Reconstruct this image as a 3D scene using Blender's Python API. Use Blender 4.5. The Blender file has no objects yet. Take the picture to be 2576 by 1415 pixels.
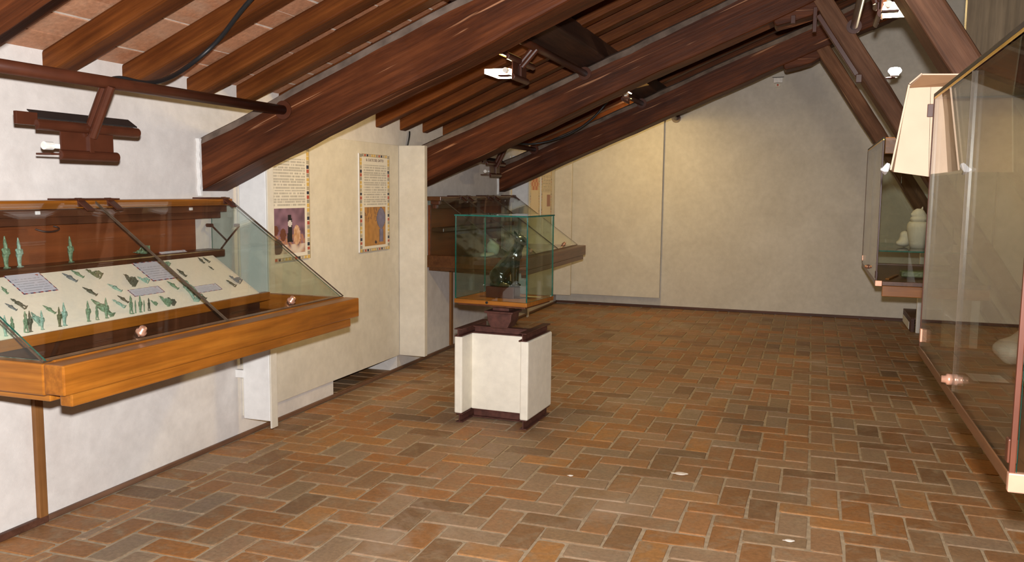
import bpy, bmesh, math, random
import numpy as np
from mathutils import Vector, Matrix, noise as mnoise
random.seed(7)
SC = bpy.context.scene
COL = SC.collection
PI = math.pi

# ------------------------------------------------------------------ camera
F, YAW, PITCH, ROLL = 2164.7, .332732, .105667, .010037
EYE = Vector((0, 0, 1.6))
_cy, _sy = math.cos(YAW), math.sin(YAW)
_f0 = Vector((-_sy, _cy, 0)); _r0 = Vector((_cy, _sy, 0)); _z = Vector((0, 0, 1))
FWD = _f0*math.cos(PITCH) - _z*math.sin(PITCH)
_u = _z*math.cos(PITCH) + _f0*math.sin(PITCH)
RGT = _r0*math.cos(ROLL) + _u*math.sin(ROLL)
UPV = -_r0*math.sin(ROLL) + _u*math.cos(ROLL)
cam = bpy.data.cameras.new('camera'); camo = bpy.data.objects.new('camera', cam); COL.objects.link(camo)
cam.sensor_width = 36; cam.lens = 36*F/2576; cam.clip_start = .02; cam.clip_end = 60
M = Matrix((RGT, UPV, -FWD)).transposed().to_4x4(); M.translation = EYE
camo.matrix_world = M
SC.camera = camo

# ------------------------------------------------------------------ world, light, exposure
w = bpy.data.worlds.new('world'); SC.world = w; w.use_nodes = True
w.node_tree.nodes['Background'].inputs[0].default_value = (.6, .62, .65, 1)
w.node_tree.nodes['Background'].inputs[1].default_value = .25
SC.view_settings.view_transform = 'Standard'; SC.view_settings.look = 'None'
SC.view_settings.gamma = 1; SC.view_settings.use_curve_mapping = False
SC.view_settings.exposure = 0.0
try:
    cyc = SC.cycles
    cyc.max_bounces = 7; cyc.diffuse_bounces = 3; cyc.glossy_bounces = 3; cyc.transmission_bounces = 4; cyc.transparent_max_bounces = 16
    cyc.caustics_reflective = False; cyc.caustics_refractive = False; cyc.use_adaptive_sampling = True; cyc.adaptive_threshold = .07; cyc.adaptive_min_samples = 16
except Exception: pass
WARM = (1.0, .69, .27)
LAMP_W = 26.0
FLASH_W = 1300.0

def light(name, kind, loc, energy, color=(1, 1, 1), size=.05, target=None, spot=None, size_y=None):
    l = bpy.data.lights.new(name, kind); l.energy = energy; l.color = color
    o = bpy.data.objects.new(name, l); COL.objects.link(o); o.location = loc
    if kind in ('POINT', 'SPOT'): l.shadow_soft_size = size
    if kind == 'AREA':
        l.size = size
        if size_y: l.shape = 'RECTANGLE'; l.size_y = size_y
    if spot: l.spot_size = spot; l.spot_blend = .6
    if target is not None:
        o.rotation_euler = (Vector(target)-Vector(loc)).to_track_quat('-Z', 'Y').to_euler()
    return o
# the photographer's on-camera flash, just above the lens
_fl = EYE + UPV*.115 + RGT*.005
light('camera_flash', 'SPOT', _fl, FLASH_W, (1.0, .97, .965), .025, _fl+FWD, math.radians(110))

# ------------------------------------------------------------------ material helpers
def newmat(name):
    m = bpy.data.materials.new(name); m.use_nodes = True
    nt = m.node_tree; nt.nodes.clear()
    out = nt.nodes.new('ShaderNodeOutputMaterial')
    return m, nt, out
def nd(nt, t, **kw):
    n = nt.nodes.new(t)
    for k, v in kw.items():
        if k in n.inputs: n.inputs[k].default_value = v
        else: setattr(n, k, v)
    return n
def ramp(nt, stops, interp='LINEAR'):
    r = nt.nodes.new('ShaderNodeValToRGB'); r.color_ramp.interpolation = interp
    e = r.color_ramp.elements
    while len(e) < len(stops): e.new(.5)
    for el, (p, c) in zip(e, stops):
        el.position = p; el.color = (*c, 1) if len(c) == 3 else c
    return r
def L(nt, a, b): nt.links.new(a, b)
def mixc(nt, a, b, fac, mode='MIX'):
    m = nt.nodes.new('ShaderNodeMix'); m.data_type = 'RGBA'; m.blend_type = mode
    for s, v in ((m.inputs[6], a), (m.inputs[7], b), (m.inputs[0], fac)):
        if hasattr(v, 'is_output'): L(nt, v, s)
        else: s.default_value = v if not isinstance(v, tuple) or len(v) == 4 else (*v, 1)
    return m.outputs[2]
def principled(nt, out, rough=.6, spec=.5, metal=0.):
    p = nd(nt, 'ShaderNodeBsdfPrincipled', Roughness=rough, Metallic=metal)
    p.inputs['Specular IOR Level'].default_value = spec
    L(nt, p.outputs[0], out.inputs[0]); return p
def bump(nt, p, h, strength=.3, dist=.01):
    b = nd(nt, 'ShaderNodeBump', Strength=strength, Distance=dist)
    L(nt, h, b.inputs['Height']); L(nt, b.outputs[0], p.inputs['Normal'])
def tex(nt, coord='Object', scale=(1, 1, 1)):
    if coord == 'World': c = nd(nt, 'ShaderNodeNewGeometry').outputs['Position']
    else: c = nd(nt, 'ShaderNodeTexCoord').outputs[coord]
    mp = nd(nt, 'ShaderNodeMapping'); mp.inputs['Scale'].default_value = scale
    L(nt, c, mp.inputs[0]); return mp.outputs[0]
def noise(nt, vec, scale=5, detail=4, rough=.55, dist=0.):
    n = nd(nt, 'ShaderNodeTexNoise', Scale=scale, Detail=detail, Roughness=rough, Distortion=dist)
    L(nt, vec, n.inputs['Vector']); return n.outputs[0]

def mat_plain(name, col, rough=.5, spec=.4, metal=0., var=.12, nscale=30):
    m, nt, out = newmat(name); p = principled(nt, out, rough, spec, metal)
    n = noise(nt, tex(nt), nscale, 3)
    r = ramp(nt, [(.3, tuple(c*(1-var) for c in col)), (.7, tuple(min(1, c*(1+var)) for c in col))])
    L(nt, n, r.inputs[0]); L(nt, r.outputs[0], p.inputs['Base Color']); return m
def mat_plaster(name, a, b, bstr=.25, rough=.85):
    m, nt, out = newmat(name); p = principled(nt, out, rough, .2)
    v = tex(nt, 'World')
    n1 = noise(nt, v, 1.7, 6, .65, .6); n2 = noise(nt, v, 14, 5, .6)
    r = ramp(nt, [(.32, a), (.68, b)]); L(nt, n1, r.inputs[0])
    r2 = ramp(nt, [(.3, (.9, .9, .9)), (.75, (1.03, 1.03, 1.03))]); L(nt, n2, r2.inputs[0])
    L(nt, mixc(nt, r.outputs[0], r2.outputs[0], 1.0, 'MULTIPLY'), p.inputs['Base Color'])
    bump(nt, p, noise(nt, tex(nt, 'World', (1, 1, 1.6)), 45, 5, .7, .8), bstr, .004)
    return m
def mat_wood(name, dark, mid, lite, axis=0, rough=.55, spec=.4, fine=1., bstr=.25, coord='Object', coat=0., dust=None):
    m, nt, out = newmat(name); p = principled(nt, out, rough, spec)
    s = [14.*fine]*3; s[axis] = .9*fine
    v = tex(nt, coord, tuple(s))
    n1 = noise(nt, v, 1.0, 6, .68, .35)
    s2 = [60.*fine]*3; s2[axis] = 2.2*fine
    n2 = noise(nt, tex(nt, coord, tuple(s2)), 1., 4, .6)
    r = ramp(nt, [(.28, dark), (.5, mid), (.74, lite)]); L(nt, n1, r.inputs[0])
    r2 = ramp(nt, [(.35, (.72, .72, .72)), (.65, (1.08, 1.08, 1.08))]); L(nt, n2, r2.inputs[0])
    c = mixc(nt, r.outputs[0], r2.outputs[0], .8, 'MULTIPLY')
    n3 = noise(nt, tex(nt, coord, (1, 1, 1)), 2.3, 4, .6)
    r3 = ramp(nt, [(.3, (.68, .64, .62)), (.7, (1.14, 1.14, 1.12))]); L(nt, n3, r3.inputs[0])
    c = mixc(nt, c, r3.outputs[0], .8, 'MULTIPLY')
    if dust:   # pale scratches along the grain
        s4 = [26.]*3; s4[axis] = .55
        n4 = noise(nt, tex(nt, coord, tuple(s4)), 1.3, 2, .5)
        r4 = ramp(nt, [(.665, (0, 0, 0)), (.70, (1, 1, 1))]); L(nt, n4, r4.inputs[0])
        c = mixc(nt, c, dust, r4.outputs[0])
    L(nt, c, p.inputs['Base Color'])
    bump(nt, p, n2, bstr, .004)
    if coat: p.inputs['Coat Weight'].default_value = coat; p.inputs['Coat Roughness'].default_value = .18
    return m
def mat_glass(name, tint, gloss=1.0):
    m, nt, out = newmat(name)
    t = nd(nt, 'ShaderNodeBsdfTransparent'); t.inputs[0].default_value = (*tint, 1)
    g = nd(nt, 'ShaderNodeBsdfGlossy'); g.inputs['Roughness'].default_value = .0; g.inputs[0].default_value = (gloss, gloss, gloss, 1)
    fr = nd(nt, 'ShaderNodeFresnel', IOR=1.5)
    # same reflectance from both sides of the thin pane
    geo = nd(nt, 'ShaderNodeNewGeometry')
    mr = nd(nt, 'ShaderNodeMix'); mr.data_type = 'FLOAT'; mr.inputs[2].default_value = 1.5; mr.inputs[3].default_value = 1/1.5
    L(nt, geo.outputs['Backfacing'], mr.inputs[0]); L(nt, mr.outputs[0], fr.inputs['IOR'])
    mx = nd(nt, 'ShaderNodeMixShader'); L(nt, fr.outputs[0], mx.inputs[0]); L(nt, t.outputs[0], mx.inputs[1]); L(nt, g.outputs[0], mx.inputs[2])
    L(nt, mx.outputs[0], out.inputs[0]); return m
def mat_emit(name, col, strength):
    m, nt, out = newmat(name); e = nd(nt, 'ShaderNodeEmission', Strength=strength); e.inputs[0].default_value = (*col, 1)
    L(nt, e.outputs[0], out.inputs[0]); return m
def mat_print(name, rough=.35):
    m, nt, out = newmat(name); p = principled(nt, out, rough, .4)
    a = nd(nt, 'ShaderNodeAttribute', attribute_name='col'); L(nt, a.outputs[0], p.inputs['Base Color']); return m
BRICK_STOPS = [(0, (.265, .165, .100)), (.14, (.285, .125, .050)), (.27, (.290, .185, .122)), (.40, (.335, .136, .045)),
               (.52, (.190, .104, .058)), (.64, (.355, .138, .040)), (.76, (.310, .190, .122)), (.88, (.275, .178, .118)), (.97, (.375, .165, .056))]
def mat_brick(name, source, stops, stain=(.300, .218, .146), amount=.8):
    m, nt, out = newmat(name); p = principled(nt, out, .55, .35)
    if source == 'object': f = nd(nt, 'ShaderNodeObjectInfo').outputs['Random']
    else: f = nd(nt, 'ShaderNodeAttribute', attribute_name='rnd').outputs['Fac']
    r = ramp(nt, stops, 'LINEAR'); L(nt, f, r.inputs[0])
    v = tex(nt, 'World')
    n1 = noise(nt, v, 9, 6, .7, .4); r1 = ramp(nt, [(.48, (0, 0, 0)), (.72, (1, 1, 1))]); L(nt, n1, r1.inputs[0])
    fm = nd(nt, 'ShaderNodeMath', operation='MULTIPLY'); L(nt, r1.outputs[0], fm.inputs[0]); fm.inputs[1].default_value = amount
    c = mixc(nt, r.outputs[0], stain, fm.outputs[0])
    n2 = noise(nt, v, 45, 5, .7); r2 = ramp(nt, [(.3, (.72, .72, .72)), (.7, (1.15, 1.15, 1.15))]); L(nt, n2, r2.inputs[0])
    c = mixc(nt, c, r2.outputs[0], 1., 'MULTIPLY')
    n3 = noise(nt, v, .9, 3, .6); r3 = ramp(nt, [(.35, (.84, .90, .86)), (.65, (1.1, 1.12, 1.0))]); L(nt, n3, r3.inputs[0])
    c = mixc(nt, c, r3.outputs[0], 1., 'MULTIPLY')
    if source != 'x':   # worn dusty patches that run across neighbouring pieces
        n5 = noise(nt, v, .95, 7, .68, .8); r5 = ramp(nt, [(.56, (0, 0, 0)), (.70, (.6, .6, .6))]); L(nt, n5, r5.inputs[0])
        c = mixc(nt, c, (.40, .30, .215), r5.outputs[0])
    L(nt, c, p.inputs['Base Color'])
    rr = ramp(nt, [(.3, (.42, .42, .42)), (.7, (.75, .75, .75))]); L(nt, n1, rr.inputs[0]); L(nt, rr.outputs[0], p.inputs['Roughness'])
    bump(nt, p, n2, .3, .004); return m
def mat_patina(name, a, b, c):
    m, nt, out = newmat(name); p = principled(nt, out, .5, .5, .15)
    n = noise(nt, tex(nt, 'Object'), 9, 5, .7)
    r = ramp(nt, [(.3, a), (.52, b), (.75, c)]); L(nt, n, r.inputs[0]); L(nt, r.outputs[0], p.inputs['Base Color'])
    bump(nt, p, n, .5, .02); return m

MT = dict(
    wall=mat_plaster('plaster_wall', (.60, .555, .515), (.72, .685, .645)),
    wallback=mat_plaster('plaster_back_wall', (.60, .555, .475), (.68, .635, .555)),
    panel=mat_plaster('plaster_panel', (.60, .55, .46), (.68, .635, .545), .18),
    cream=mat_plaster('plaster_cream', (.80, .74, .61), (.86, .805, .68), .18),
    white=mat_plaster('plaster_white', (.70, .685, .66), (.77, .76, .735), .12),
    beam=mat_wood('beam_wood', (.024, .0065, .0025), (.080, .0215, .0065), (.158, .0455, .0135), 0, .55, .16, 1., .6, dust=(.30, .14, .07)),
    strut=mat_wood('strut_wood', (.055, .024, .012), (.120, .054, .028), (.190, .095, .054), 0, .65, .15, 1., .6, dust=(.26, .16, .10)),
    rafter=mat_wood('rafter_wood', (.040, .0095, .0022), (.104, .0290, .0058), (.185, .058, .0115), 0, .55, .14, .9, .45),
    beamdust=mat_plain('dusty_beam_arris', (.155, .115, .090), .9, .1, 0, .35, 9),
    purlin=mat_wood('purlin_wood', (.020, .010, .007), (.046, .019, .011), (.085, .036, .02), 1, .6, .3, 1., .5),
    honey=mat_wood('honey_wood_y', (.180, .056, .006), (.285, .095, .010), (.37, .138, .016), 1, .38, .35, 1., .08, 'Object', .2),
    honeyx=mat_wood('honey_wood_x', (.190, .060, .007), (.295, .100, .011), (.385, .146, .018), 0, .38, .35, 1., .08, 'Object', .2),
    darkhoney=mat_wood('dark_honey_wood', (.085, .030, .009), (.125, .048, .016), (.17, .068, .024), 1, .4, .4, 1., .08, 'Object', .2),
    redwood=mat_wood('red_brown_board', (.150, .038, .010), (.185, .050, .014), (.215, .062, .018), 1, .5, .35, .7, .05),
    tray=mat_wood('dark_tray_wood', (.040, .015, .007), (.062, .023, .010), (.085, .032, .015), 1, .35, .45, .8, .05),
    darkwood=mat_wood('dark_case_wood', (.055, .018, .008), (.09, .03, .013), (.13, .047, .02), 1, .45, .4, .8, .1),
    skirt=mat_wood('skirting_wood', (.115, .055, .030), (.165, .085, .050), (.215, .118, .072), 1, .5, .3, .7, .1),
    skirtx=mat_wood('skirting_wood_dark', (.065, .026, .015), (.095, .040, .024), (.13, .056, .034), 0, .5, .3, .7, .1),
    post=mat_wood('batten_wood', (.16, .065, .018), (.23, .10, .030), (.30, .14, .045), 2, .5, .3, .7, .1),
    header=mat_wood('header_wood', (.040, .027, .015), (.075, .052, .029), (.12, .085, .05), 2, .65, .15, .8, .3),
    metal=mat_plain('brown_painted_steel', (.062, .0175, .008), .36, .35, 0, .15, 12),
    rust=mat_plain('rusty_steel', (.085, .030, .021), .55, .35, 0, .35, 25),
    black=mat_plain('black_rubber', (.012, .012, .013), .45, .4),
    soot=mat_plain('black_metal_sheet', (.02, .017, .016), .5, .3),
    copper=mat_plain('copper_knob', (.62, .33, .22), .28, .5, .6, .1, 10),
    brass=mat_plain('brass', (.75, .47, .10), .3, .5, .8, .1, 10),
    steel=mat_plain('steel_clip', (.55, .53, .5), .35, .5, .6, .1, 20),
    ceramic=mat_plain('white_ceramic', (.75, .72, .66), .4, .5),
    boardc=mat_plain('cream_cloth_board', (.86, .79, .63), .85, .15, 0, .04, 60),
    edge=mat_plain('green_glass_edge', (.012, .115, .085), .15, .6, 0, .25, 40),
    edgeb=mat_plain('brown_glass_edge', (.075, .050, .032), .3, .35, 0, .2, 40),
    glass=mat_glass('clear_glass', (.985, .992, .985)),
    glassg=mat_glass('green_tinted_glass', (.91, .952, .925)),
    glasss=mat_glass('smoky_case_glass', (.93, .945, .92)),
    acrylic=mat_glass('clear_acrylic', (.93, .90, .92)),
    print=mat_print('printed_sheet'),
    mortar=mat_plain('lime_mortar', (.370, .285, .190), .85, .15, 0, .2, 25),
    bricko=mat_brick('terracotta_paver', 'object', BRICK_STOPS),
    bricks=mat_brick('terracotta_paver_field', 'attr', BRICK_STOPS),
    tileo=mat_brick('ceiling_terracotta', 'object', [(0, (.40, .172, .098)), (.3, (.47, .215, .125)), (.6, (.51, .245, .150)), (1, (.43, .195, .115))], (.55, .34, .24), .45),
    tiles=mat_brick('ceiling_terracotta_field', 'attr', [(0, (.40, .172, .098)), (.3, (.47, .215, .125)), (.6, (.51, .245, .150)), (1, (.43, .195, .115))], (.55, .34, .24), .45),
    deck=mat_plain('lime_roof_bedding', (.62, .54, .46), .9, .1, 0, .2, 20),
    pat_g=mat_patina('green_patina', (.07, .11, .055), (.18, .285, .165), (.33, .48, .33)),
    pat_p=mat_patina('turquoise_patina', (.12, .20, .14), (.27, .43, .33), (.44, .62, .52)),
    pat_d=mat_patina('dark_patina', (.035, .036, .024), (.095, .10, .062), (.19, .205, .14)),
    pat_o=mat_patina('olive_patina', (.05, .055, .022), (.125, .145, .068), (.21, .245, .13)),
    pat_b=mat_patina('grey_patina', (.075, .085, .085), (.16, .185, .18), (.27, .31, .30)),
    stone=mat_plaster('pale_stone', (.46, .415, .325), (.56, .515, .43), .6),
    alab=mat_plaster('alabaster', (.62, .60, .52), (.74, .72, .66), .2),
    card=mat_plain('brown_cardboard', (.40, .235, .125), .8, .15, 0, .1, 8),
    cardl=mat_plain('cream_cardboard_inside', (.62, .455, .325), .75, .15, 0, .05, 7),
    paper=mat_plain('white_paper', (.74, .73, .72), .7, .2, 0, .04),
    reflector=mat_plain('gold_reflector', (.9, .62, .18), .35, .5, .5, .1, 10),
    lampw=mat_emit('lit_halogen_tube', (1., .88, .55), 25.),
    bulbw=mat_emit('lit_white_bulb', (1., .95, .93), 40.),
    red=mat_plain('red_lamp', (.6, .12, .08), .5, .4),
    chalk=mat_plain('plaster_dust', (.75, .68, .60), .9, .1),
)
# cat bronze: dark green, glossy
def _cat():
    m, nt, out = newmat('green_bronze_cat'); p = principled(nt, out, .2, .5, 0.)
    v = tex(nt, 'Object'); n = noise(nt, v, 11, 5, .65, .5)
    r = ramp(nt, [(.30, (.005, .009, .005)), (.48, (.013, .020, .010)), (.62, (.036, .027, .011)), (.78, (.017, .038, .019))])
    L(nt, n, r.inputs[0]); L(nt, r.outputs[0], p.inputs['Base Color']); bump(nt, p, n, .25, .01)
    return m
MT['cat'] = _cat()

# ------------------------------------------------------------------ mesh helpers
class MB:
    def __init__(s, origin=(0, 0, 0)): s.v = []; s.f = []; s.mi = []; s.o = Vector(origin)
    def add(s, vs, fs, mi=0):
        b = len(s.v); s.v += [Vector(v) for v in vs]
        for k, f in enumerate(fs): s.f.append([b+i for i in f]); s.mi.append(mi[k] if isinstance(mi, list) else mi)
        return s
    def box(s, x0, x1, y0, y1, z0, z1, mi=0):
        return s.add([(x0, y0, z0), (x1, y0, z0), (x1, y1, z0), (x0, y1, z0), (x0, y0, z1), (x1, y0, z1), (x1, y1, z1), (x0, y1, z1)],
                     [(0, 3, 2, 1), (4, 5, 6, 7), (0, 1, 5, 4), (1, 2, 6, 5), (2, 3, 7, 6), (3, 0, 4, 7)], mi)
    def prism(s, poly, axis, a0, a1, mi=0):
        """poly: list of 2D points in the two other axes (cyclic order x,y,z without axis), extruded along axis"""
        n = len(poly); vs = []
        for a in (a0, a1):
            for p, q in poly:
                vs.append((a, p, q) if axis == 0 else (p, a, q) if axis == 1 else (p, q, a))
        fs = [list(range(n))[::-1], list(range(n, 2*n))] + [(i, (i+1) % n, n+(i+1) % n, n+i) for i in range(n)]
        return s.add(vs, fs, mi)
    def slab(s, pts, t, edge=1):
        """pane: planar polygon pts, thickness t along its normal, side faces take slot `edge`"""
        P = [Vector(p) for p in pts]; n = (P[1]-P[0]).cross(P[2]-P[0]).normalized()*t/2
        k = len(P); vs = [p+n for p in P]+[p-n for p in P]
        fs = [list(range(k)), list(range(2*k-1, k-1, -1))]+[(i, k+i, k+(i+1) % k, (i+1) % k) for i in range(k)]
        return s.add(vs, fs, [0, 0]+[edge]*k)
    def tube(s, pts, r, seg=10, mi=0, caps=True):
        P = [Vector(p) for p in pts]; n = len(P); base = len(s.v); up = None
        R = r if isinstance(r, (list, tuple)) else [r]*n
        vs = []
        for i, p in enumerate(P):
            t = (P[min(i+1, n-1)]-P[max(i-1, 0)]).normalized()
            if up is None: up = t.orthogonal().normalized()
            up = (up-t*up.dot(t)).normalized(); b = t.cross(up)
            for k in range(seg):
                a = 2*PI*k/seg; vs.append(p+(up*math.cos(a)+b*math.sin(a))*R[i])
        fs = [(i*seg+k, i*seg+(k+1) % seg, (i+1)*seg+(k+1) % seg, (i+1)*seg+k) for i in range(n-1) for k in range(seg)]
        if caps: fs += [list(range(seg))[::-1], [(n-1)*seg+k for k in range(seg)]]
        return s.add(vs, fs, mi)
    def lathe(s, prof, c=(0, 0, 0), seg=20, mi=0, sx=1, sy=1):
        c = Vector(c); n = len(prof)
        vs = [c+Vector((math.cos(2*PI*k/seg)*r*sx, math.sin(2*PI*k/seg)*r*sy, z)) for r, z in prof for k in range(seg)]
        fs = [(i*seg+k, i*seg+(k+1) % seg, (i+1)*seg+(k+1) % seg, (i+1)*seg+k) for i in range(n-1) for k in range(seg)]
        fs += [list(range(seg))[::-1], [(n-1)*seg+k for k in range(seg)]]
        return s.add(vs, fs, mi)
    def mesh(s, name):
        me = bpy.data.meshes.new(name); me.from_pydata([v-s.o for v in s.v], [], s.f)
        me.polygons.foreach_set('material_index', s.mi)
        bm = bmesh.new(); bm.from_mesh(me); bmesh.ops.recalc_face_normals(bm, faces=bm.faces); bm.to_mesh(me); bm.free()
        me.update(); return me
    def build(s, name, mats, parent=None, bevel=0, smooth=False, **props):
        me = s.mesh(name)
        for m in (mats if isinstance(mats, (list, tuple)) else [mats]): me.materials.append(MT[m] if isinstance(m, str) else m)
        o = bpy.data.objects.new(name, me); COL.objects.link(o)
        if parent is not None: o.parent = parent
        elif s.o.length: o.location = s.o
        if smooth: me.polygons.foreach_set('use_smooth', [True]*len(me.polygons))
        if bevel:
            b = o.modifiers.new('bevel', 'BEVEL'); b.width = bevel; b.segments = 2; b.limit_method = 'ANGLE'
        for k, v in props.items(): o[k] = v
        return o
def empty(name, loc, label=None, cat=None, group=None, rz=0):
    o = bpy.data.objects.new(name, None); COL.objects.link(o); o.location = loc; o.rotation_euler[2] = rz
    o.empty_display_size = .1
    return tag(o, label, cat, group)
def tag(o, label=None, cat=None, group=None, kind=None):
    if label: o['label'] = label
    if cat: o['category'] = cat
    if group: o['group'] = group
    if kind: o['kind'] = kind
    return o
def link(name, me, parent=None, loc=(0, 0, 0), rot=None):
    o = bpy.data.objects.new(name, me); COL.objects.link(o); o.parent = parent; o.location = loc
    if rot: o.rotation_euler = rot
    return o
def blob(name, parts, voxel, mat, smooth_iter=4):
    """one continuous mesh from overlapping tapered capsules and ellipsoids (voxel union)"""
    b = MB()
    for p in parts:
        if p[0] == 'ell':
            _, c, r = p[:3]; e = p[3] if len(p) > 3 else (0, 0, 0)
            from mathutils import Euler
            R = Euler(e).to_matrix(); c = Vector(c); vs = []; fs = []; nu, nv = 16, 10
            for j in range(1, nv):
                for i in range(nu):
                    th = PI*j/nv; ph = 2*PI*i/nu
                    vs.append(c+R@Vector((r[0]*math.sin(th)*math.cos(ph), r[1]*math.sin(th)*math.sin(ph), r[2]*math.cos(th))))
            vs += [c+R@Vector((0, 0, r[2])), c-R@Vector((0, 0, r[2]))]; T = len(vs)-2
            for j in range(nv-2):
                for i in range(nu): fs.append((j*nu+i, (j+1)*nu+i, (j+1)*nu+(i+1) % nu, j*nu+(i+1) % nu))
            for i in range(nu): fs.append((T, i, (i+1) % nu)); fs.append((T+1, (nv-2)*nu+(i+1) % nu, (nv-2)*nu+i))
            b.add(vs, fs)
        elif p[0] == 'cap':
            _, p0, r0, p1, r1 = p; p0 = Vector(p0); p1 = Vector(p1); d = (p1-p0).normalized()
            pts = []; rad = []
            for a in (-.99, -.7, -.35, 0): pts.append(p0+d*r0*a); rad.append(r0*math.sqrt(1-a*a))
            for a in (0, .35, .7, .99): pts.append(p1+d*r1*a); rad.append(r1*math.sqrt(1-a*a))
            b.tube(pts, rad, 12)
        elif p[0] == 'box':
            b.box(*p[1])
    me = b.mesh(name+'_src'); o = bpy.data.objects.new(name+'_src', me); COL.objects.link(o)
    r = o.modifiers.new('r', 'REMESH'); r.mode = 'VOXEL'; r.voxel_size = voxel; r.use_smooth_shade = True
    if smooth_iter:
        sm = o.modifiers.new('s', 'SMOOTH'); sm.factor = .5; sm.iterations = smooth_iter
    dg = bpy.context.evaluated_depsgraph_get(); res = bpy.data.meshes.new_from_object(o.evaluated_get(dg))
    bpy.data.objects.remove(o); bpy.data.meshes.remove(me)
    res.name = name; res.materials.clear(); res.materials.append(MT[mat])
    res.polygons.foreach_set('use_smooth', [True]*len(res.polygons)); return res
def sheet(name, w, h, nx, ny, fn, mat='print'):
    """flat printed sheet in the local xz plane facing -y; fn(u,v)->linear rgb per cell (v up)"""
    vs = [(w*i/nx-w/2, 0, h*j/ny) for j in range(ny+1) for i in range(nx+1)]
    fs = [(j*(nx+1)+i, j*(nx+1)+i+1, (j+1)*(nx+1)+i+1, (j+1)*(nx+1)+i) for j in range(ny) for i in range(nx)]
    me = bpy.data.meshes.new(name); me.from_pydata(vs, [], fs)
    ca = me.color_attributes.new('col', 'FLOAT_COLOR', 'CORNER'); data = []
    for j in range(ny):
        for i in range(nx): data += list((*fn((i+.5)/nx, (j+.5)/ny), 1.))*4
    ca.data.foreach_set('color', data); me.materials.append(MT[mat]); me.update(); return me
def hewn(name, L_, w_, h_, mat, parent, cham=.03, wob=.008, seed=0, top_cham=None, nseg=22, dust=None):
    """hand-hewn timber along local +x from 0 to L_, centred on y, from z=0 to h_"""
    rnd = random.Random(seed); b = MB(); ring = 12; vs = []
    for i in range(nseg+1):
        x = L_*i/nseg
        def n(k): return mnoise.noise(Vector((x*1.1, k*7.3+seed*3.1, seed*1.7)))*wob*1.6 + (rnd.random()-.5)*wob*.5
        y0, y1, z0, z1 = -w_/2+n(0), w_/2+n(1), n(2), h_+n(3)
        c = cham+n(4)*.8; t = (top_cham or cham)+n(5)
        vs += [(x, y0+c, z0), (x, y1-c, z0), (x, y1-c*.3, z0+c*.3), (x, y1, z0+c), (x, y1, z1-t), (x, y1-t*.3, z1-t*.3), (x, y1-t, z1),
               (x, y0+t, z1), (x, y0+t*.3, z1-t*.3), (x, y0, z1-t), (x, y0, z0+c), (x, y0+c*.3, z0+c*.3)]
    fs = [(i*ring+k, i*ring+(k+1) % ring, (i+1)*ring+(k+1) % ring, (i+1)*ring+k) for i in range(nseg) for k in range(ring)]
    fs += [list(range(ring)), [nseg*ring+k for k in range(ring)][::-1]]
    mi = [1 if (dust and k in (7, 8)) else 0 for i in range(nseg) for k in range(ring)]+[0, 0]
    b.add(vs, fs, mi); return b.build(name, [mat, dust] if dust else mat, parent)

# ------------------------------------------------------------------ the room shell
XL, YB = -3.40, 11.78
SL = .425                                  # roof slope
def zr(z0, x): return z0 + SL*(x-XL)
ANG = math.atan(SL)
XR = 1.6                                   # ridge
floor = MB().box(-4.5, 6.7, -1.7, 12.0, -.12, -.0055).build('floor', 'mortar'); tag(floor, 'old terracotta brick floor laid in herringbone with grey mortar joints', kind='structure')
b = MB()
b.box(-3.62, XL, -1.7, 5.67, -.05, 2.30).box(-3.62, XL, 6.75, 12.0, -.05, 2.30).box(-3.62, XL, 5.67, 6.75, .85, 2.30)
b.box(-4.42, -4.30, 5.5, 6.95, -.05, 1.0).box(-4.40, -3.62, 5.55, 5.67, -.05, 1.0).box(-4.40, -3.62, 6.75, 6.87, -.05, 1.0).box(-4.42, -3.6, 5.5, 6.95, .9, 1.0)
tag(b.build('wall_left', 'wall'), 'grey-white plastered long wall on the left', kind='structure')
tag(MB().prism([(-3.6, -.05), (6.7, -.05), (6.7, 2.3), (XR, 4.62), (-3.6, 2.33)], 1, YB, YB+.2).build('wall_back', 'wallback'), 'tall cream plastered gable wall at the far end', kind='structure')
tag(MB().box(6.6, 6.8, -1.7, 12.0, -.05, 2.4).build('wall_right', 'wall'), 'plastered wall out of sight on the right', kind='structure')
tag(MB().prism([(-3.6, -.05), (6.7, -.05), (6.7, 2.3), (XR, 4.62), (-3.6, 2.33)], 1, -1.8, -1.6).build('wall_front', 'wall'), 'plastered wall behind the viewer', kind='structure')
# ceiling: roof bedding slab over tiles, rafters and purlins
b = MB(); T0 = 2.225
b.prism([(-3.7, zr(T0+.006, -3.7)), (XR, zr(T0+.006, XR)), (6.9, zr(T0+.006, XR)-SL*(6.9-XR)), (6.9, zr(T0+.15, XR)-SL*(6.9-XR)), (XR, zr(T0+.15, XR)), (-3.7, zr(T0+.15, -3.7))], 1, -1.8, 12.0)
ceil = tag(b.build('ceiling', 'deck'), 'sloping timber roof with terracotta tiles laid on rafters', kind='structure')
RY = [.75, 1.22, 1.70, 2.18, 2.66, 3.14, 3.63, 4.12, 4.57, 5.02, 5.47, 5.92, 6.38, 6.82, 7.28]
while RY[-1] < 11.3: RY.append(RY[-1]+.46)
RWID = .115
rnd = random.Random(3)
for i, y in enumerate(RY):
    wv = RWID+rnd.uniform(-.008, .012)
    o = hewn('rafter', 5.5, wv, .112, 'rafter', ceil, .012, .004, 40+i, nseg=14)
    o.location = (-3.55, y+wv/2, zr(2.105+rnd.uniform(-.012, .012), -3.55)); o.rotation_euler = (0, -ANG, 0)
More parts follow.
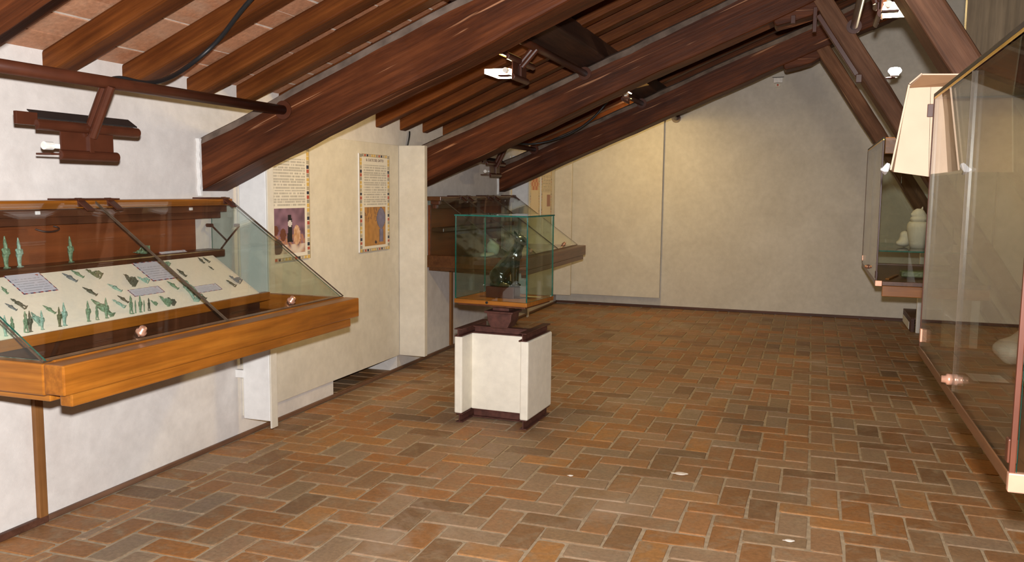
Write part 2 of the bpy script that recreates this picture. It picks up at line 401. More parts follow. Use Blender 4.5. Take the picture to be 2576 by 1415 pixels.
def purlin(x, y0, y1, wdt, hgt):
    o = MB().box(0, wdt, y0, y1, 0, hgt).build('purlin', 'purlin', ceil, .015)
    o.location = (x, 0, zr(1.895, x)); o.rotation_euler = (0, -ANG, 0)
purlin(-1.82, -1.6, YB, .23, .205)
purlin(.62, -1.6, YB, .23, .205)
# terracotta tiles between the rafters: singly where they can be told apart, the rest joined
tp = .155; tl = .034
ncol = int((XR+3.45)/math.cos(ANG)/tp)
tvar = []
for k in range(4):
    rr = random.Random(k); j = lambda: rr.uniform(-.004, .004)
    me = MB().box(-.071+j(), .071+j(), 0, .47, 0, .010).mesh('tile'); me.materials.append(MT['tileo']); tvar.append(me)
field = MB(); frnd = []
for gi in range(len(RY)-1):
    ya, yb_ = RY[gi]+RWID/2, RY[gi+1]+RWID/2
    for c in range(ncol):
        s = .03+tp*(c+.5); x = -3.44+s*math.cos(ANG); zc = zr(T0, x)
        sc = (yb_-ya-.006)/.47
        if 2.0 < ya < 4.6 and x < -1.35:
            o = link('ceiling_tile', tvar[(gi*7+c) % 4], ceil, (x, ya, zc+random.Random(gi*99+c).uniform(-.002, .004)), (0, -ANG, 0)); o.scale = (1, sc, 1)
        else:
            hx, hz = .071*math.cos(ANG), .071*math.sin(ANG); n0 = len(field.f)
            field.add([(x-hx, ya, zc-hz), (x+hx, ya, zc+hz), (x+hx, yb_-.006, zc+hz), (x-hx, yb_-.006, zc-hz)], [(0, 1, 2, 3)])
            frnd.append(random.random())
o = field.build('ceiling_tile_field', 'tiles', ceil, kind='stuff')
at = o.data.attributes.new('rnd', 'FLOAT', 'FACE'); at.data.foreach_set('value', frnd)

# ------------------------------------------------------------------ herringbone floor
W = .1480; BX, BY = -1.128, 3.660; GAP = .015
cells = []
XB = -3.395+.275                     # edge of the border course along the wall
for i in range(-18, 54):
    for j in range(-26, 60):
        s = (i+j) % 4
        x, y = BX+i*W, BY+j*W
        if s == 0: x0, x1, y0, y1 = x, x+2*W, y, y+W
        elif s == 2: x0, x1, y0, y1 = x, x+W, y, y+2*W
        else: continue
        x0 = max(x0, XB); y1 = min(y1, YB); x1 = min(x1, 6.6)
        if x1-x0 < .06 or y1-y0 < .06 or y1 < -1.0: continue
        cells.append((x0, x1, y0, y1))
y = -1.0
while y < YB-.1:
    cells.append((XL+.012, XB, y, min(y+W, YB))); y += W
y = 5.67
while y < 6.75-.05:
    cells.append((-3.70, XL+.012, y, min(y+W, 6.75))); cells.append((-4.0, -3.70, y, min(y+W, 6.75))); cells.append((-4.3, -4.0, y, min(y+W, 6.75))); y += W
def proj(P):
    d = Vector(P)-EYE; z = d.dot(FWD)
    if z < .1: return None
    return 1288+F*d.dot(RGT)/z, 707.5-F*d.dot(UPV)/z, z
def scr_area(c):
    p = proj(((c[0]+c[1])/2, (c[2]+c[3])/2, 0))
    if p is None or not (-60 < p[0] < 2640 and 600 < p[1] < 1470): return 0
    if p[0] > 2330 and p[1] < 1250 and p[1] < 880+(p[0]-2320)*1.5: return 0
    return (c[1]-c[0])*(c[3]-c[2])/p[2]**3
cells.sort(key=scr_area, reverse=True)
def brick_geo(hx, hy, seed):
    rr = random.Random(seed); j = lambda a=.0035: rr.uniform(-a, a); c = .0035; r = .005
    vs = []; out = []
    for sx, sy in ((-1, -1), (1, -1), (1, 1), (-1, 1)):
        ax, ay = sx*(hx+j()), sy*(hy+j())
        rr2 = r+abs(j(.007))
        if sx*sy > 0: out += [(ax-sx*0, ay-sy*rr2), (ax-sx*rr2, ay)] if False else [(ax, ay-sy*rr2), (ax-sx*rr2, ay)]
        else: out += [(ax-sx*rr2, ay), (ax, ay-sy*rr2)]
    # order counter-clockwise
    out.sort(key=lambda p: math.atan2(p[1]/hy, p[0]/hx))
    n = len(out)
    vs = [(x, y, -.018) for x, y in out]+[(x, y, -.002) for x, y in out]+[(x*(1-c/hx), y*(1-c/hy), 0.0) for x, y in out]
    fs = [(k, (k+1) % n, n+(k+1) % n, n+k) for k in range(n)]+[(n+k, n+(k+1) % n, 2*n+(k+1) % n, 2*n+k) for k in range(n)]+[tuple(2*n+k for k in range(n))]
    return vs, fs
bcache = {}
def brick_mesh(hx, hy, v):
    k = (round(hx, 3), round(hy, 3), v)
    if k not in bcache:
        me = bpy.data.meshes.new('brick'); vs, fs = brick_geo(hx, hy, hash(k) & 255); me.from_pydata(vs, [], fs); me.materials.append(MT['bricko']); me.update(); bcache[k] = me
    return bcache[k]
rest = MB(); rrnd = []; rr = random.Random(5)
for n, (x0, x1, y0, y1) in enumerate(cells):
    hx, hy = (x1-x0-GAP)/2, (y1-y0-GAP)/2; cx, cy_ = (x0+x1)/2, (y0+y1)/2
    dz = rr.uniform(-.0025, .0015); rz = rr.uniform(-.012, .012)
    if n < 300:
        link('brick', brick_mesh(hx, hy, n % 5), floor, (cx, cy_, dz), (rr.uniform(-.004, .004), rr.uniform(-.004, .004), rz))
    else:
        vs, fs = brick_geo(hx, hy, n % 17); c_, s_ = math.cos(rz), math.sin(rz)
        rest.add([(cx+x*c_-y*s_, cy_+x*s_+y*c_, z+dz) for x, y, z in vs], fs); v = rr.random(); rrnd += [v]*len(fs)
o = rest.build('brick_field', 'bricks', floor, kind='stuff')
at = o.data.attributes.new('rnd', 'FLOAT', 'FACE'); at.data.foreach_set('value', rrnd)

# skirting and battens
b = MB().box(XL, XL+.018, 3.03, YB, 0, .028); tag(b.build('baseboard_left', 'skirt', None, .004), 'thin brown wooden skirting strip along the left wall', kind='structure')
b = MB().box(XL, XL+.026, -1.6, 3.03, 0, .034); tag(b.build('baseboard_left', 'skirtx', None, .004), 'thicker dark skirting strip under the near wall panel', kind='structure')
b = MB().box(XL, 6.6, YB-.02, YB, 0, .035); tag(b.build('baseboard_back', 'skirtx', None, .004), 'dark wooden skirting along the far wall', kind='structure')
tag(MB().box(XL, XL+.024, 2.983, 3.03, .03, .86).build('trim_1', 'post', None, .003), 'upright wooden batten below the near showcase', kind='structure')
tag(MB().box(XL, XL+.022, 7.91, 7.965, .03, .84).build('trim_2', 'post', None, .003), 'upright wooden batten below the far showcase', kind='structure')

# ------------------------------------------------------------------ roof trusses
TY = [1.71, 4.20, 6.85, 9.30]; TD = .27
tl_ = ['nearest roof beam crossing the top left corner', 'big scarred beam crossing above the near showcase with a weathered strut on the right',
       'middle roof beam with iron-hung corbel and dark strut', 'farthest roof beam with strut beside the gable wall']
for i, y in enumerate(TY):
    t = empty('roof_truss', (XL, y+TD/2, 1.575), tl_[i], 'roof truss', 'timber roof trusses')
    o = hewn('principal_beam', 5.9, TD, .30, 'beam', t, .018, .011, i*5+1, .06, 40, 'beamdust'); o.location = (-.35, 0, -.35*SL); o.rotation_euler = (0, -ANG, 0)
    # strut falling steeply to the right, below the principal
    x0, z0 = (.33, 2.99); th = math.atan2(-1.56, 1)
    if i: 
        o = hewn('strut', 3.55, TD-.02, .135, 'strut', t, .012, .008, i*5+2, .02, 24)
        px0 = ((0, -.04, -.09, -.043)[i], 3.05)
        o.location = (px0[0]-XL, 0, px0[1]-1.575); o.rotation_euler = (0, -th, 0)
    if i > 1:
        pr_ = [(-.33, -.01), (-.33, -.055), (-.31, -.085), (-.17, -.098), (-.06, -.10), (.03, -.075), (.07, -.03), (.12, .06), (.06, .11), (-.2, .07)]
        bb = MB(); bb.prism([(x-XL, zr(1.575, 0)-1.575+z+.0+SL*x*.75) for x, z in pr_], 1, -TD/2+.015, TD/2-.015)
        bb.build('corbel', 'beam', t, .012)
        if i == 2:
            MB().box(-.05-XL, -.02-XL, -TD/2-.012, -TD/2+.004, 1.20, 1.38).build('iron_hanger', 'metal', t, .003)
            MB().box(-.205-XL, -.17-XL, -TD/2-.012, -TD/2+.004, 1.27, 1.33).build('iron_hanger', 'metal', t, .003)

# ragged white plaster left around the beam ends
for yb_ in (4.20, 9.30):
    rr = random.Random(int(yb_*10)); b = MB(); n = 14; L1 = []; L2 = []
    for k in range(n+1):
        z = 1.545+.335*k/n; L1.append((yb_+.004+rr.uniform(-.003, .003), z)); L2.append((yb_-.012-rr.uniform(0, .016), z))
    b.prism(L1+L2[::-1], 0, XL-.01, XL+.022); b.build('plaster_collar', 'white', bpy.data.objects['wall_left'], .002)
# ------------------------------------------------------------------ plaster screens (H-shaped panels on the left wall)
def screen(y0, y1, xw, ztop, label, bracket):
    s = empty('plaster_screen', (XL, (y0+y1)/2, 0), label, 'wall panel', 'plaster screens along the left wall')
    o_ = (XL, (y0+y1)/2, 0); zb = .135
    MB(o_).box(XL+.001, XL+.016, y0+.052, y1-.006, zb, ztop).build('panel', 'panel', s, .003)
    MB(o_).box(XL+.05, xw-.012, y0, y0+.05, zb, ztop).build('wing', 'white', s, .006)
    MB(o_).box(xw-.012, xw, y0-.002, y0+.066, zb-.045, ztop).build('wing_edge', 'panel', s, .003)
    MB(o_).box(XL+.014, xw, y1-.005, y1+.055, zb, ztop).build('wing', 'panel', s, .006)
    if bracket: MB(o_).box(XL, XL+.06, y0-.01, y0+.02, .40, .45).build('fixing_bracket', 'white', s, .003)
    return s
screen(4.50, 6.77, -3.14, 1.97, 'pale plaster screen with two text posters between the first two beams', True)
screen(9.66, 11.58, -3.14, 2.0, 'pale plaster screen with two narrow posters in the far corner', False)
bp = MB().prism([(-3.38, .15), (-1.905, .15), (-1.905, zr(1.96, -1.905)), (-3.38, zr(1.96, -3.38))], 1, YB-.12, YB-.085)
tag(bp.build('plaster_screen', 'panel', None, .003), 'large bare plaster board hung on the far gable wall', 'wall panel', 'plaster screens along the left wall')

# ------------------------------------------------------------------ posters
def text_rows(u, v, seed, pitch, fill=.62):
    """grey word dashes standing for body text too small to read; returns darkness 0..1"""
    row = int(v/pitch); f = v/pitch-row
    if f > fill: return 0.
    n = mnoise.noise(Vector((u*38+row*13.7, row*3.3+seed, seed)))
    return .0 if n < -.30 else .55+.30*n
PASTEL = [(.62, .42, .12), (.30, .28, .24), (.42, .09, .06), (.03, .035, .06), (.40, .35, .26), (.62, .42, .12)]
def poster_fn(seed, pic, photo_v, back=(.72, .68, .60)):
    def fn(u, v):
        bu, bv = .085, .030
        if u < bu or u > 1-bu or v < bv or v > 1-bv:
            s = (v*26 if (u < bu or u > 1-bu) else u*13); k = int(s) % 6
            inner = (min(u, 1-u)/bu if (u < bu or u > 1-bu) else min(v, 1-v)/bv)
            if inner < .25 or inner > .95: return (.40, .32, .20)
            return PASTEL[k] if (s % 1) < .8 else (.66, .6, .5)
        uu = (u-bu)/(1-2*bu); vv = (v-bv)/(1-2*bv)
        if vv < photo_v[1] and vv > photo_v[0] and photo_v[2] < uu < photo_v[3]:
            return pic((uu-photo_v[2])/(photo_v[3]-photo_v[2]), (vv-photo_v[0])/(photo_v[1]-photo_v[0]))
        if photo_v[1]+.025 < vv < .915 and .05 < uu < .96:
            d = text_rows(uu, vv, seed, .0265)
            return tuple(c*(1-d*.62) for c in back)
        return back
    return fn
def crowd(u, v):            # generic stand-in: people-like dabs in a violet hall
    n = mnoise.noise(Vector((u*7, v*6, 2.2))); m_ = mnoise.noise(Vector((u*16, v*13, 9.1)))
    c = Vector((.20, .115, .16))+Vector((.12, .07, .09))*n
    if v < .42: c = c.lerp(Vector((.42, .20, .11)), max(0, min(1, .55+m_*1.6)))
    if v < .20: c = c.lerp(Vector((.62, .52, .44)), max(0, min(1, .7+n)))
    if abs(u-.52) < .09*(1.1-v*.6) and .25 < v < .86: c = Vector((.018, .016, .018))
    if (u-.52)**2/.004+(v-.66)**2/.006 < 1: c = Vector((.6, .56, .55))
    if (u-.74)**2/.012+(v-.40)**2/.05 < 1: c = Vector((.55, .33, .2))+Vector((.2, .2, .2))*m_
    if (u-.14)**2/.02+(v-.16)**2/.03 < 1: c = Vector((.05, .04, .035))
    if (u-.30)**2/.009+(v-.42)**2/.02 < 1 or (u-.08)**2/.006+(v-.52)**2/.012 < 1: c = Vector((.14, .05, .03))
    return tuple(max(.01, x) for x in c)
def leafpic(u, v):          # orange ground with one tall blue-grey leaf shape
    n = mnoise.noise(Vector((u*9, v*9, 5))); m_ = mnoise.noise(Vector((u*30, v*8, 1)))
    c = Vector((.42, .205, .055))*(1+.22*n)
    if v > .62 and u < .6 and m_ > .2: c = Vector((.20, .10, .05))
    hw = .20*math.sin(PI*min(1, max(0, (v-.42)/.56)))**.7 if v > .42 else (.075 if v > .08 else 0)
    if abs(u-.78) < hw: c = Vector((.165, .155, .25))*(1+.25*n)
    elif abs(abs(u-.78)-hw) < .025 and v > .08: c = Vector((.10, .08, .12))
    if (u-.52)**2/.002+(v-.08)**2/.0022 < 1: c = Vector((.03, .02, .03))
    return tuple(max(.01, x) for x in c)
def poster(y0, y1, z0, z1, x, fn, label, nx=52, ny=190, title=None):
    p = empty('text_poster', (x, (y0+y1)/2, z0), label, 'poster', 'text posters on the plaster screens', rz=PI/2)
    h = z1-z0; wd = y1-y0
    MB().box(-wd/2, wd/2, .0012, .012, 0, h).build('backing_board', 'paper', p)
    link('print', sheet('print', wd, h, nx, ny, fn), p)
    if title:
        cu = bpy.data.curves.new('title', 'FONT'); cu.body = title; cu.size = .030; cu.align_x = 'CENTER'; cu.extrude = .0003
        t = bpy.data.objects.new('t', cu); COL.objects.link(t)
        me = bpy.data.meshes.new_from_object(t.evaluated_get(bpy.context.evaluated_depsgraph_get())); bpy.data.objects.remove(t)
        me.name = 'title'; me.materials.clear(); me.materials.append(MT['rust'])
        o = link('title_lettering', me, p, (0, -.0012, h*.925), (PI/2, 0, 0)); o.scale = (.98, 1, 1)
PX = XL+.016+.014
poster(6.05, 6.565, 1.09, 1.875, PX, poster_fn(3, leafpic, (.03, .455, .09, .92)), 'text poster with an orange picture and blue leaf shape beside the white wing', title='IL CULTO DEL GATTO')
poster(4.82, 5.335, 1.10, 1.885, PX, poster_fn(8, crowd, (.035, .455, .05, .93)), 'text poster with a violet crowd picture, half hidden by the big beam')
poster(10.42, 10.82, 1.02, 1.86, PX, poster_fn(5, lambda u, v: (.42, .12, .05) if (int(u*5)+int(v*3)) % 2 else (.5, .3, .15), (.70, .90, .05, .95), (.60, .50, .34)), 'narrow far poster with a red emblem, nearer of two', 30, 100)
poster(10.90, 11.38, 1.02, 1.90, PX, poster_fn(6, lambda u, v: (.30, .13, .09), (.40, .60, .55, .95), (.62, .53, .38)), 'far poster of text with a small brown picture, next to the gable corner', 30, 100)

# ------------------------------------------------------------------ wall showcases
GA, GB = Vector((-3.258, 0, 1.520)), Vector((-2.508, 0, .985))   # top and foot of the sloping front glass
def showcase(y0, y1, label, board, seams, split, stay=True, HY='honey', HX='honeyx'):
    o_ = (-2.9, (y0+y1)/2, .83)
    s = empty('wall_showcase', o_, label, 'showcase', 'sloping glass showcases on the left wall')
    def mb(): return MB(o_)
    mb().box(-2.50, -2.41, y0, y1, .872, .98).box(-2.47, -2.415, y0+.035, y1-.085, .826, .872).build('front_rail', HY, s, .006)
    mb().box(XL+.005, -2.502, y0, y0+.05, .866, .98).build('side_rail', HX, s, .006)
    mb().box(XL+.005, -2.53, y0+.05, y0+.10, .832, .868).build('lower_batten', HX, s, .004)
    mb().box(XL+.005, -2.502, y1-.05, y1, .866, .98).build('side_rail', HX, s, .006)
    mb().box(XL+.005, -2.55, y1-.10, y1-.055, .832, .868).build('lower_batten', HX, s, .004)
    mb().box(-2.545, -2.525, y1-.098, y1-.08, .84, .866).build('lock', 'brass', s, .002)
    mb().box(XL+.005, -2.50, y0+.05, y1-.05, .876, .890).build('tray', 'tray', s)
    mb().box(-2.56, -2.50, y0+.05, y1-.05, .89, .985).build('glass_ledge', HY, s, .003)
    # display board
    ya, yb = y0+.06, y1-.20
    if board == 'cream':
        bb = mb(); tn = Vector((-.304, 0, .199)).normalized(); n = Vector((tn.z, 0, -tn.x))
        P0 = Vector((-2.935, 0, 1.004)); P1 = Vector((-3.245, 0, 1.207)); q = n*.014
        bb.prism([(P0.x, P0.z), (P1.x, P1.z), (P1.x-q.x, P1.z-q.z), (P0.x-q.x, P0.z-q.z)], 1, ya, yb); bb.build('display_board', 'boardc', s)
        bb = mb(); bb.box(-2.965, -2.925, ya, yb+.09, .955, 1.001); bb.build('board_front', HY, s, .003)
        mb().box(-3.0, -2.97, ya, yb+.05, .89, .95).build('board_support', 'tray', s)
    else:
        mb().box(-3.30, -2.80, ya, yb, .91, .935).build('display_board', 'tray', s, .003)
    mb().box(XL+.03, -3.245, ya, y1-.085, 1.195, 1.238).build('shelf', 'tray', s, .008)
    mb().box(XL+.01, XL+.03, y0+.02, y1-.19, .90, 1.45).build('back_panel', 'redwood', s)
    if split: mb().box(XL+.032, XL+.048, y0+.02, split, 1.245, 1.40).build('back_panel', 'redwood', s)
    # head: wooden top board, lamp housing, brackets and clips
    mb().box(XL+.005, -3.252, y0, y1, 1.492, 1.531).build('top_board', HY, s, .004)
    mb().box(XL+.04, -3.27, y0+.01, y1-.03, 1.455, 1.490).build('lamp_housing', 'darkwood', s, .004)
    mb().box(XL+.06, -3.30, y0+.01, y1-.05, 1.418, 1.455).build('lamp_cover', 'darkwood', s, .003)
    L_ = (GB-GA).normalized()
    for c in seams+[y1-.11]:
        w2 = .17 if c in seams else .10
        mb().box(XL+.03, -3.247, c-w2, c+w2-.02, 1.531, 1.539).build('top_strap', 'metal', s, .002)
        for d in ((-.09, .09) if c in seams else (.045,)):
            bb = mb(); p = GA+Vector((0, c+d, 0)); n = Vector((-L_.z, 0, L_.x)); n = -n if n.z < 0 else n
            q = [p+n*.006-L_*.02, p+n*.006+L_*.075, p+n*.014+L_*.075, p+n*.014-L_*.02]
            bb.prism([(v.x, v.z) for v in q], 1, c+d-.022, c+d+.022); bb.build('glass_clip', 'metal', s, .002)
            mb().box(-3.262, -3.245, c+d-.02, c+d+.02, 1.50, 1.540).build('clip_arm', 'metal', s, .003)
    # glass
    n = Vector((-L_.z, 0, L_.x)); cuts = [y0+.006]+seams+[y1-.004]
    for a, c in zip(cuts[:-1], cuts[1:]):
        mb().slab([GA+Vector((0, a+.002, 0)), GB+Vector((0, a+.002, 0)), GB+Vector((0, c-.002, 0)), GA+Vector((0, c-.002, 0))], .008).build('front_pane', ['glass', 'edgeb'], s)
    for y in (y0+.03, y1-.02):
        mb().slab([(XL+.01, y, .985), (GB.x-.012, y, .985), (GA.x-.012, y, GA.z-.004), (XL+.01, y, GA.z-.004)], .008).build('end_pane', ['glassg', 'edge'], s)
    for c in seams:
        bb = mb(); bb.tube([GA+Vector((0, c, 0))+n*.006, GB+Vector((0, c, 0))+n*.005], .003, 6); bb.build('seam_strip', 'edgeb', s)
    # lock knobs on the glass foot
    for y in (y0+.505, y1-.49):
        bb = mb(); c = Vector((-2.538, y, 1.008)); d = Vector((.583, 0, .813))
        bb.tube([c-d*.0, c+d*.012, c+d*.016, c+d*.030, c+d*.034], [.022, .022, .015, .015, .010], 18); bb.build('lock_knob', 'copper', s, 0, True)
    for y in (y0+.7, y1-.35):
        mb().box(-3.27, -3.262, y-.012, y+.012, 1.468, 1.484).build('lamp_clip', 'paper', s, .002)
    # steel stay from wall to shelf end, its shadow built as a second prong
    if not stay: return s
    bb = mb(); X = XL+.036
    bb.tube([(X, y1-.055+.0, 1.372), (X, y1+.085-.0, 1.272)], .0055, 8); bb.tube([(X, y1+.21, 1.362), (X, y1+.085, 1.272), (X, y1-.012, 1.196)], .0055, 8)
    for q in ((y1-.055, 1.372), (y1+.21, 1.362)): bb.tube([(XL+.002, q[0], q[1]), (X+.006, q[0], q[1])], .011, 12)
    bb.build('wall_stay_and_shadow', 'metal', s)
    return s
showcase(2.25, 4.31, 'near honey-wood glass showcase on the left wall holding many small green bronzes', 'cream', [3.27], 2.97)
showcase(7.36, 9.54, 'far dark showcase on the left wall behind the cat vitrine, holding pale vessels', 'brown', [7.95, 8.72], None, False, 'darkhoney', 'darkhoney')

# ------------------------------------------------------------------ small bronzes
def st_mesh(kind, mat):
    k = (kind, mat)
    if k in st_cache: return st_cache[k]
    if kind == 'osiris':
        P = [('cap', (0, .015, .03), .055, (0, 0, .16), .062), ('cap', (0, 0, .16), .062, (0, 0, .42), .088), ('cap', (-.085, .0, .58), .052, (.085, 0, .58), .052),
             ('cap', (0, 0, .40), .10, (0, 0, .56), .095), ('cap', (-.10, .02, .56), .04, (-.085, .06, .45), .036), ('cap', (.10, .02, .56), .04, (.085, .06, .45), .036),
             ('cap', (-.085, .06, .45), .034, (.04, .095, .52), .03), ('cap', (.085, .06, .45), .034, (-.04, .095, .52), .03),
             ('ell', (0, .012, .71), (.058, .062, .068)), ('cap', (0, 0, .62), .045, (0, 0, .68), .05), ('cap', (0, -.005, .75), .057, (0, -.012, .86), .042), ('cap', (0, -.012, .86), .042, (0, -.016, .95), .026),
             ('ell', (0, -.016, .975), (.026, .026, .026)), ('box', (-.075, .075, -.05, .12, 0, .03)), ('cap', (0, .07, .62), .012, (0, .075, .67), .016)]
    elif kind == 'stride':
        P = [('cap', (-.045, .07, .04), .035, (-.04, .02, .38), .052), ('cap', (.045, -.05, .04), .035, (.04, 0, .38), .052), ('ell', (-.045, .095, .03), (.035, .07, .025)), ('ell', (.045, -.02, .03), (.035, .07, .025)),
             ('cap', (0, 0, .40), .085, (0, 0, .56), .10), ('cap', (-.10, 0, .60), .045, (.10, 0, .60), .045), ('cap', (-.13, 0, .58), .036, (-.125, .02, .36), .028),
             ('cap', (.13, 0, .58), .036, (.14, .04, .46), .03), ('cap', (.14, .04, .46), .03, (.13, .15, .48), .024),
             ('ell', (0, .012, .73), (.06, .066, .07)), ('cap', (0, 0, .62), .045, (0, 0, .70), .05), ('box', (-.06, .06, -.05, .05, .77, .86)), ('cap', (0, -.01, .84), .045, (0, -.02, .96), .035), ('box', (-.08, .08, -.09, .16, 0, .022))]
    elif kind == 'staff':
        P = [('cap', (0, 0, .03), .045, (0, 0, .45), .05), ('cap', (0, 0, .45), .055, (0, 0, .62), .065), ('ell', (0, 0, .74), (.05, .05, .06)), ('cap', (0, 0, .80), .04, (0, 0, .96), .02), ('box', (-.06, .06, -.05, .06, 0, .025))]
    else:   # seated / squatting
        P = [('cap', (0, -.06, .22), .13, (0, -.05, .52), .105), ('cap', (-.08, 0, .24), .07, (-.08, .22, .30), .062), ('cap', (.08, 0, .24), .07, (.08, .22, .30), .062),
             ('cap', (-.08, .22, .30), .055, (-.07, .20, .04), .045), ('cap', (.08, .22, .30), .055, (.07, .20, .04), .045), ('cap', (-.14, -.03, .55), .05, (-.10, .16, .40), .04), ('cap', (.14, -.03, .55), .05, (.02, .18, .42), .04),
             ('cap', (-.13, -.04, .57), .05, (.13, -.04, .57), .05), ('ell', (0, -.02, .73), (.085, .085, .095)), ('ell', (0, -.06, .74), (.10, .06, .11)), ('cap', (-.06, -.04, .84), .02, (-.10, -.04, .98), .016), ('cap', (.06, -.04, .84), .02, (.10, -.04, .98), .016),
             ('ell', (0, -.04, .91), (.06, .035, .06)), ('box', (-.13, .13, -.17, .27, 0, .05))]
    st_cache[k] = blob('statuette', P, .016, mat, 2); return st_cache[k]
st_cache = {}
FIG = [
('back','osiris',(-3.3, 2.806, 1.244),0.141,'leftmost green bronze statuette standing on the dark shelf before the red panel'),
('back','osiris',(-3.3, 2.873, 1.246),0.131,'slim pale green bronze statuette on dark shelf, second from the left'),
('back','osiris',(-3.3, 3.153, 1.242),0.124,'green bronze statuette standing alone on the dark shelf before the red panel'),
('front','osiris',(-2.95, 2.487, 1.011),0.083,'pale turquoise statuette at the nearest front corner of the cream board'),
('front','stride',(-2.95, 2.518, 1.02),0.074,'green statuette second from the near end of the cream board front edge'),
('front','stride',(-2.95, 2.58, 1.011),0.087,'broad green statuette with square crown at the board front edge, left of a dark one'),
('front','osiris',(-2.95, 2.6, 1.011),0.086,'dark brown-green statuette with flat crown standing tight beside a broad green one'),
('front','osiris',(-2.95, 2.657, 1.01),0.08,'bright turquoise statuette at the board front edge, beside a dark leaning figure'),
('front','osiris',(-2.95, 2.744, 1.01),0.084,'shorter olive statuette of the touching pair alone on the board front edge'),
('front','osiris',(-2.95, 2.769, 1.012),0.099,'taller pale statuette of the touching pair alone on the board front edge'),
('front','osiris',(-2.95, 2.896, 1.013),0.091,'slim green statuette at the left of the large leaning bronze figure'),
('front','stride',(-2.95, 2.944, 1.011),0.067,'narrow statuette standing under the middle of the large leaning bronze figure'),
('front','osiris',(-2.95, 2.998, 1.007),0.093,'green statuette with pointed crown standing before the foot of the leaning figure'),
('front','stride',(-2.95, 3.146, 1.007),0.086,'green striding statuette with one arm out, leftmost of the row of five slim ones'),
('front','staff',(-2.95, 3.174, 1.009),0.064,'very thin staff-like statuette, second in the row of five slim ones'),
('front','osiris',(-2.95, 3.204, 1.003),0.081,'tallest middle statuette in the row of five slim ones'),
('front','staff',(-2.95, 3.229, 1.009),0.057,'small thin statuette, fourth in the row of five slim ones'),
('front','stride',(-2.95, 3.26, 1.005),0.062,'dark striding statuette at the right end of the row of five slim ones'),
('lie','osiris',(-3.151, 2.677, 1.145),(-3.195, 2.686, 1.174),'dull green statuette lying left of the large caption card'),
('lie','osiris',(-3.059, 2.637, 1.085),(-3.104, 2.622, 1.115),'grey-green statuette lying at the near end behind the standing ones'),
('lie','stride',(-3.061, 2.682, 1.086),(-3.122, 2.664, 1.127),'dark olive statuette lying beside a grey-green one at the near end'),
('lie','osiris',(-3.013, 2.784, 1.055),(-3.066, 2.77, 1.09),'thin curved green statuette lying left of the touching standing pair'),
('lie','osiris',(-3.169, 3.054, 1.157),(-3.23, 3.031, 1.197),'grey statuette lying leftmost of three below the red panel'),
('lie','osiris',(-3.188, 3.112, 1.17),(-3.244, 3.094, 1.206),'slim green statuette lying in the middle of three below the red panel'),
('lie','seated',(-3.173, 3.199, 1.16),(-3.237, 3.173, 1.201),'broad olive statuette lying rightmost of three below the red panel'),
('lie','osiris',(-3.075, 3.073, 1.096),(-3.136, 3.052, 1.135),'nearly black statuette lying in the middle of the cream board'),
('lie','osiris',(-3.077, 3.227, 1.097),(-3.135, 3.2, 1.135),'bright green statuette lying left of the small middle caption card'),
('lie','stride',(-2.984, 3.145, 1.036),(-3.04, 3.128, 1.073),'pale grey-green statuette lying left of the row of five slim ones'),
('lie','osiris',(-3.008, 3.193, 1.052),(-3.06, 3.181, 1.086),'dark brown statuette lying just behind the row of five slim ones'),
('lie','seated',(-3.1, 3.333, 1.112),(-3.178, 3.354, 1.163),'dark seated figure with bent knees lying below the second large caption card'),
('lie','seated',(-3.107, 3.435, 1.117),(-3.156, 3.414, 1.148),'pale green curled figurine lying below the second large caption card'),
('lie','seated',(-3.2, 3.696, 1.178),(-3.244, 3.685, 1.206),'green figurine lying at the top edge by the glass seam'),
('lie','osiris',(-3.115, 3.72, 1.122),(-3.176, 3.723, 1.161),'dark slim statuette lying right of the glass seam near the second large card'),
('lie','osiris',(-3.191, 3.963, 1.172),(-3.239, 3.971, 1.203),'small dark fish-like statuette lying left of two at the far top corner'),
('lie','stride',(-3.193, 4.012, 1.173),(-3.235, 4.006, 1.201),'small black forked statuette lying right of two at the far top corner'),
('lie','osiris',(-3.139, 3.976, 1.137),(-3.171, 3.971, 1.159),'smallest brown statuette lying below the two at the far top corner'),
('lie','stride',(-3.001, 3.983, 1.047),(-3.056, 3.973, 1.083),'thin black rod-like statuette lying at the far end of the board'),
('lie','seated',(-3.017, 4.047, 1.057),(-3.08, 4.03, 1.099),'blue-grey broad statuette lying at the far end of the board'),
('lie','osiris',(-3.041, 3.57, 1.074),(-3.104, 3.563, 1.114),'green fish-shaped statuette lying right of the small middle caption card'),
('lie','stride',(-2.95, 3.597, 1.014),(-3.096, 3.663, 1.109),'large bright green animal-legged figure lying across the glass seam'),
('lie','osiris',(-2.954, 3.676, 1.016),(-3.01, 3.66, 1.053),'dark thin statuette lying under the glass seam at the front edge'),
('lie','osiris',(-2.947, 3.028, 1.012),(-3.058, 3.022, 1.084),'largest green bronze figure leaning over the standing ones, head up left'),
('lie','seated',(-2.951, 3.396, 1.014),(-3.018, 3.409, 1.058),'knobbly green bronze lump at the front edge right of the five slim ones'),
('lie','seated',(-2.95, 3.429, 1.014),(-3.003, 3.45, 1.048),'dark knobbly bronze beside the green lump at the front edge'),
('lie','seated',(-2.968, 3.331, 1.025),(-3.003, 3.332, 1.049),'small green squatting figure leaning at the right of the five slim ones'),
('lie','osiris',(-2.964, 2.663, 1.023),(-3.039, 2.687, 1.072),'dark bronze figure leaning between a dark and a turquoise statuette'),
]
GRP = 'small bronze statuettes in the near showcase'
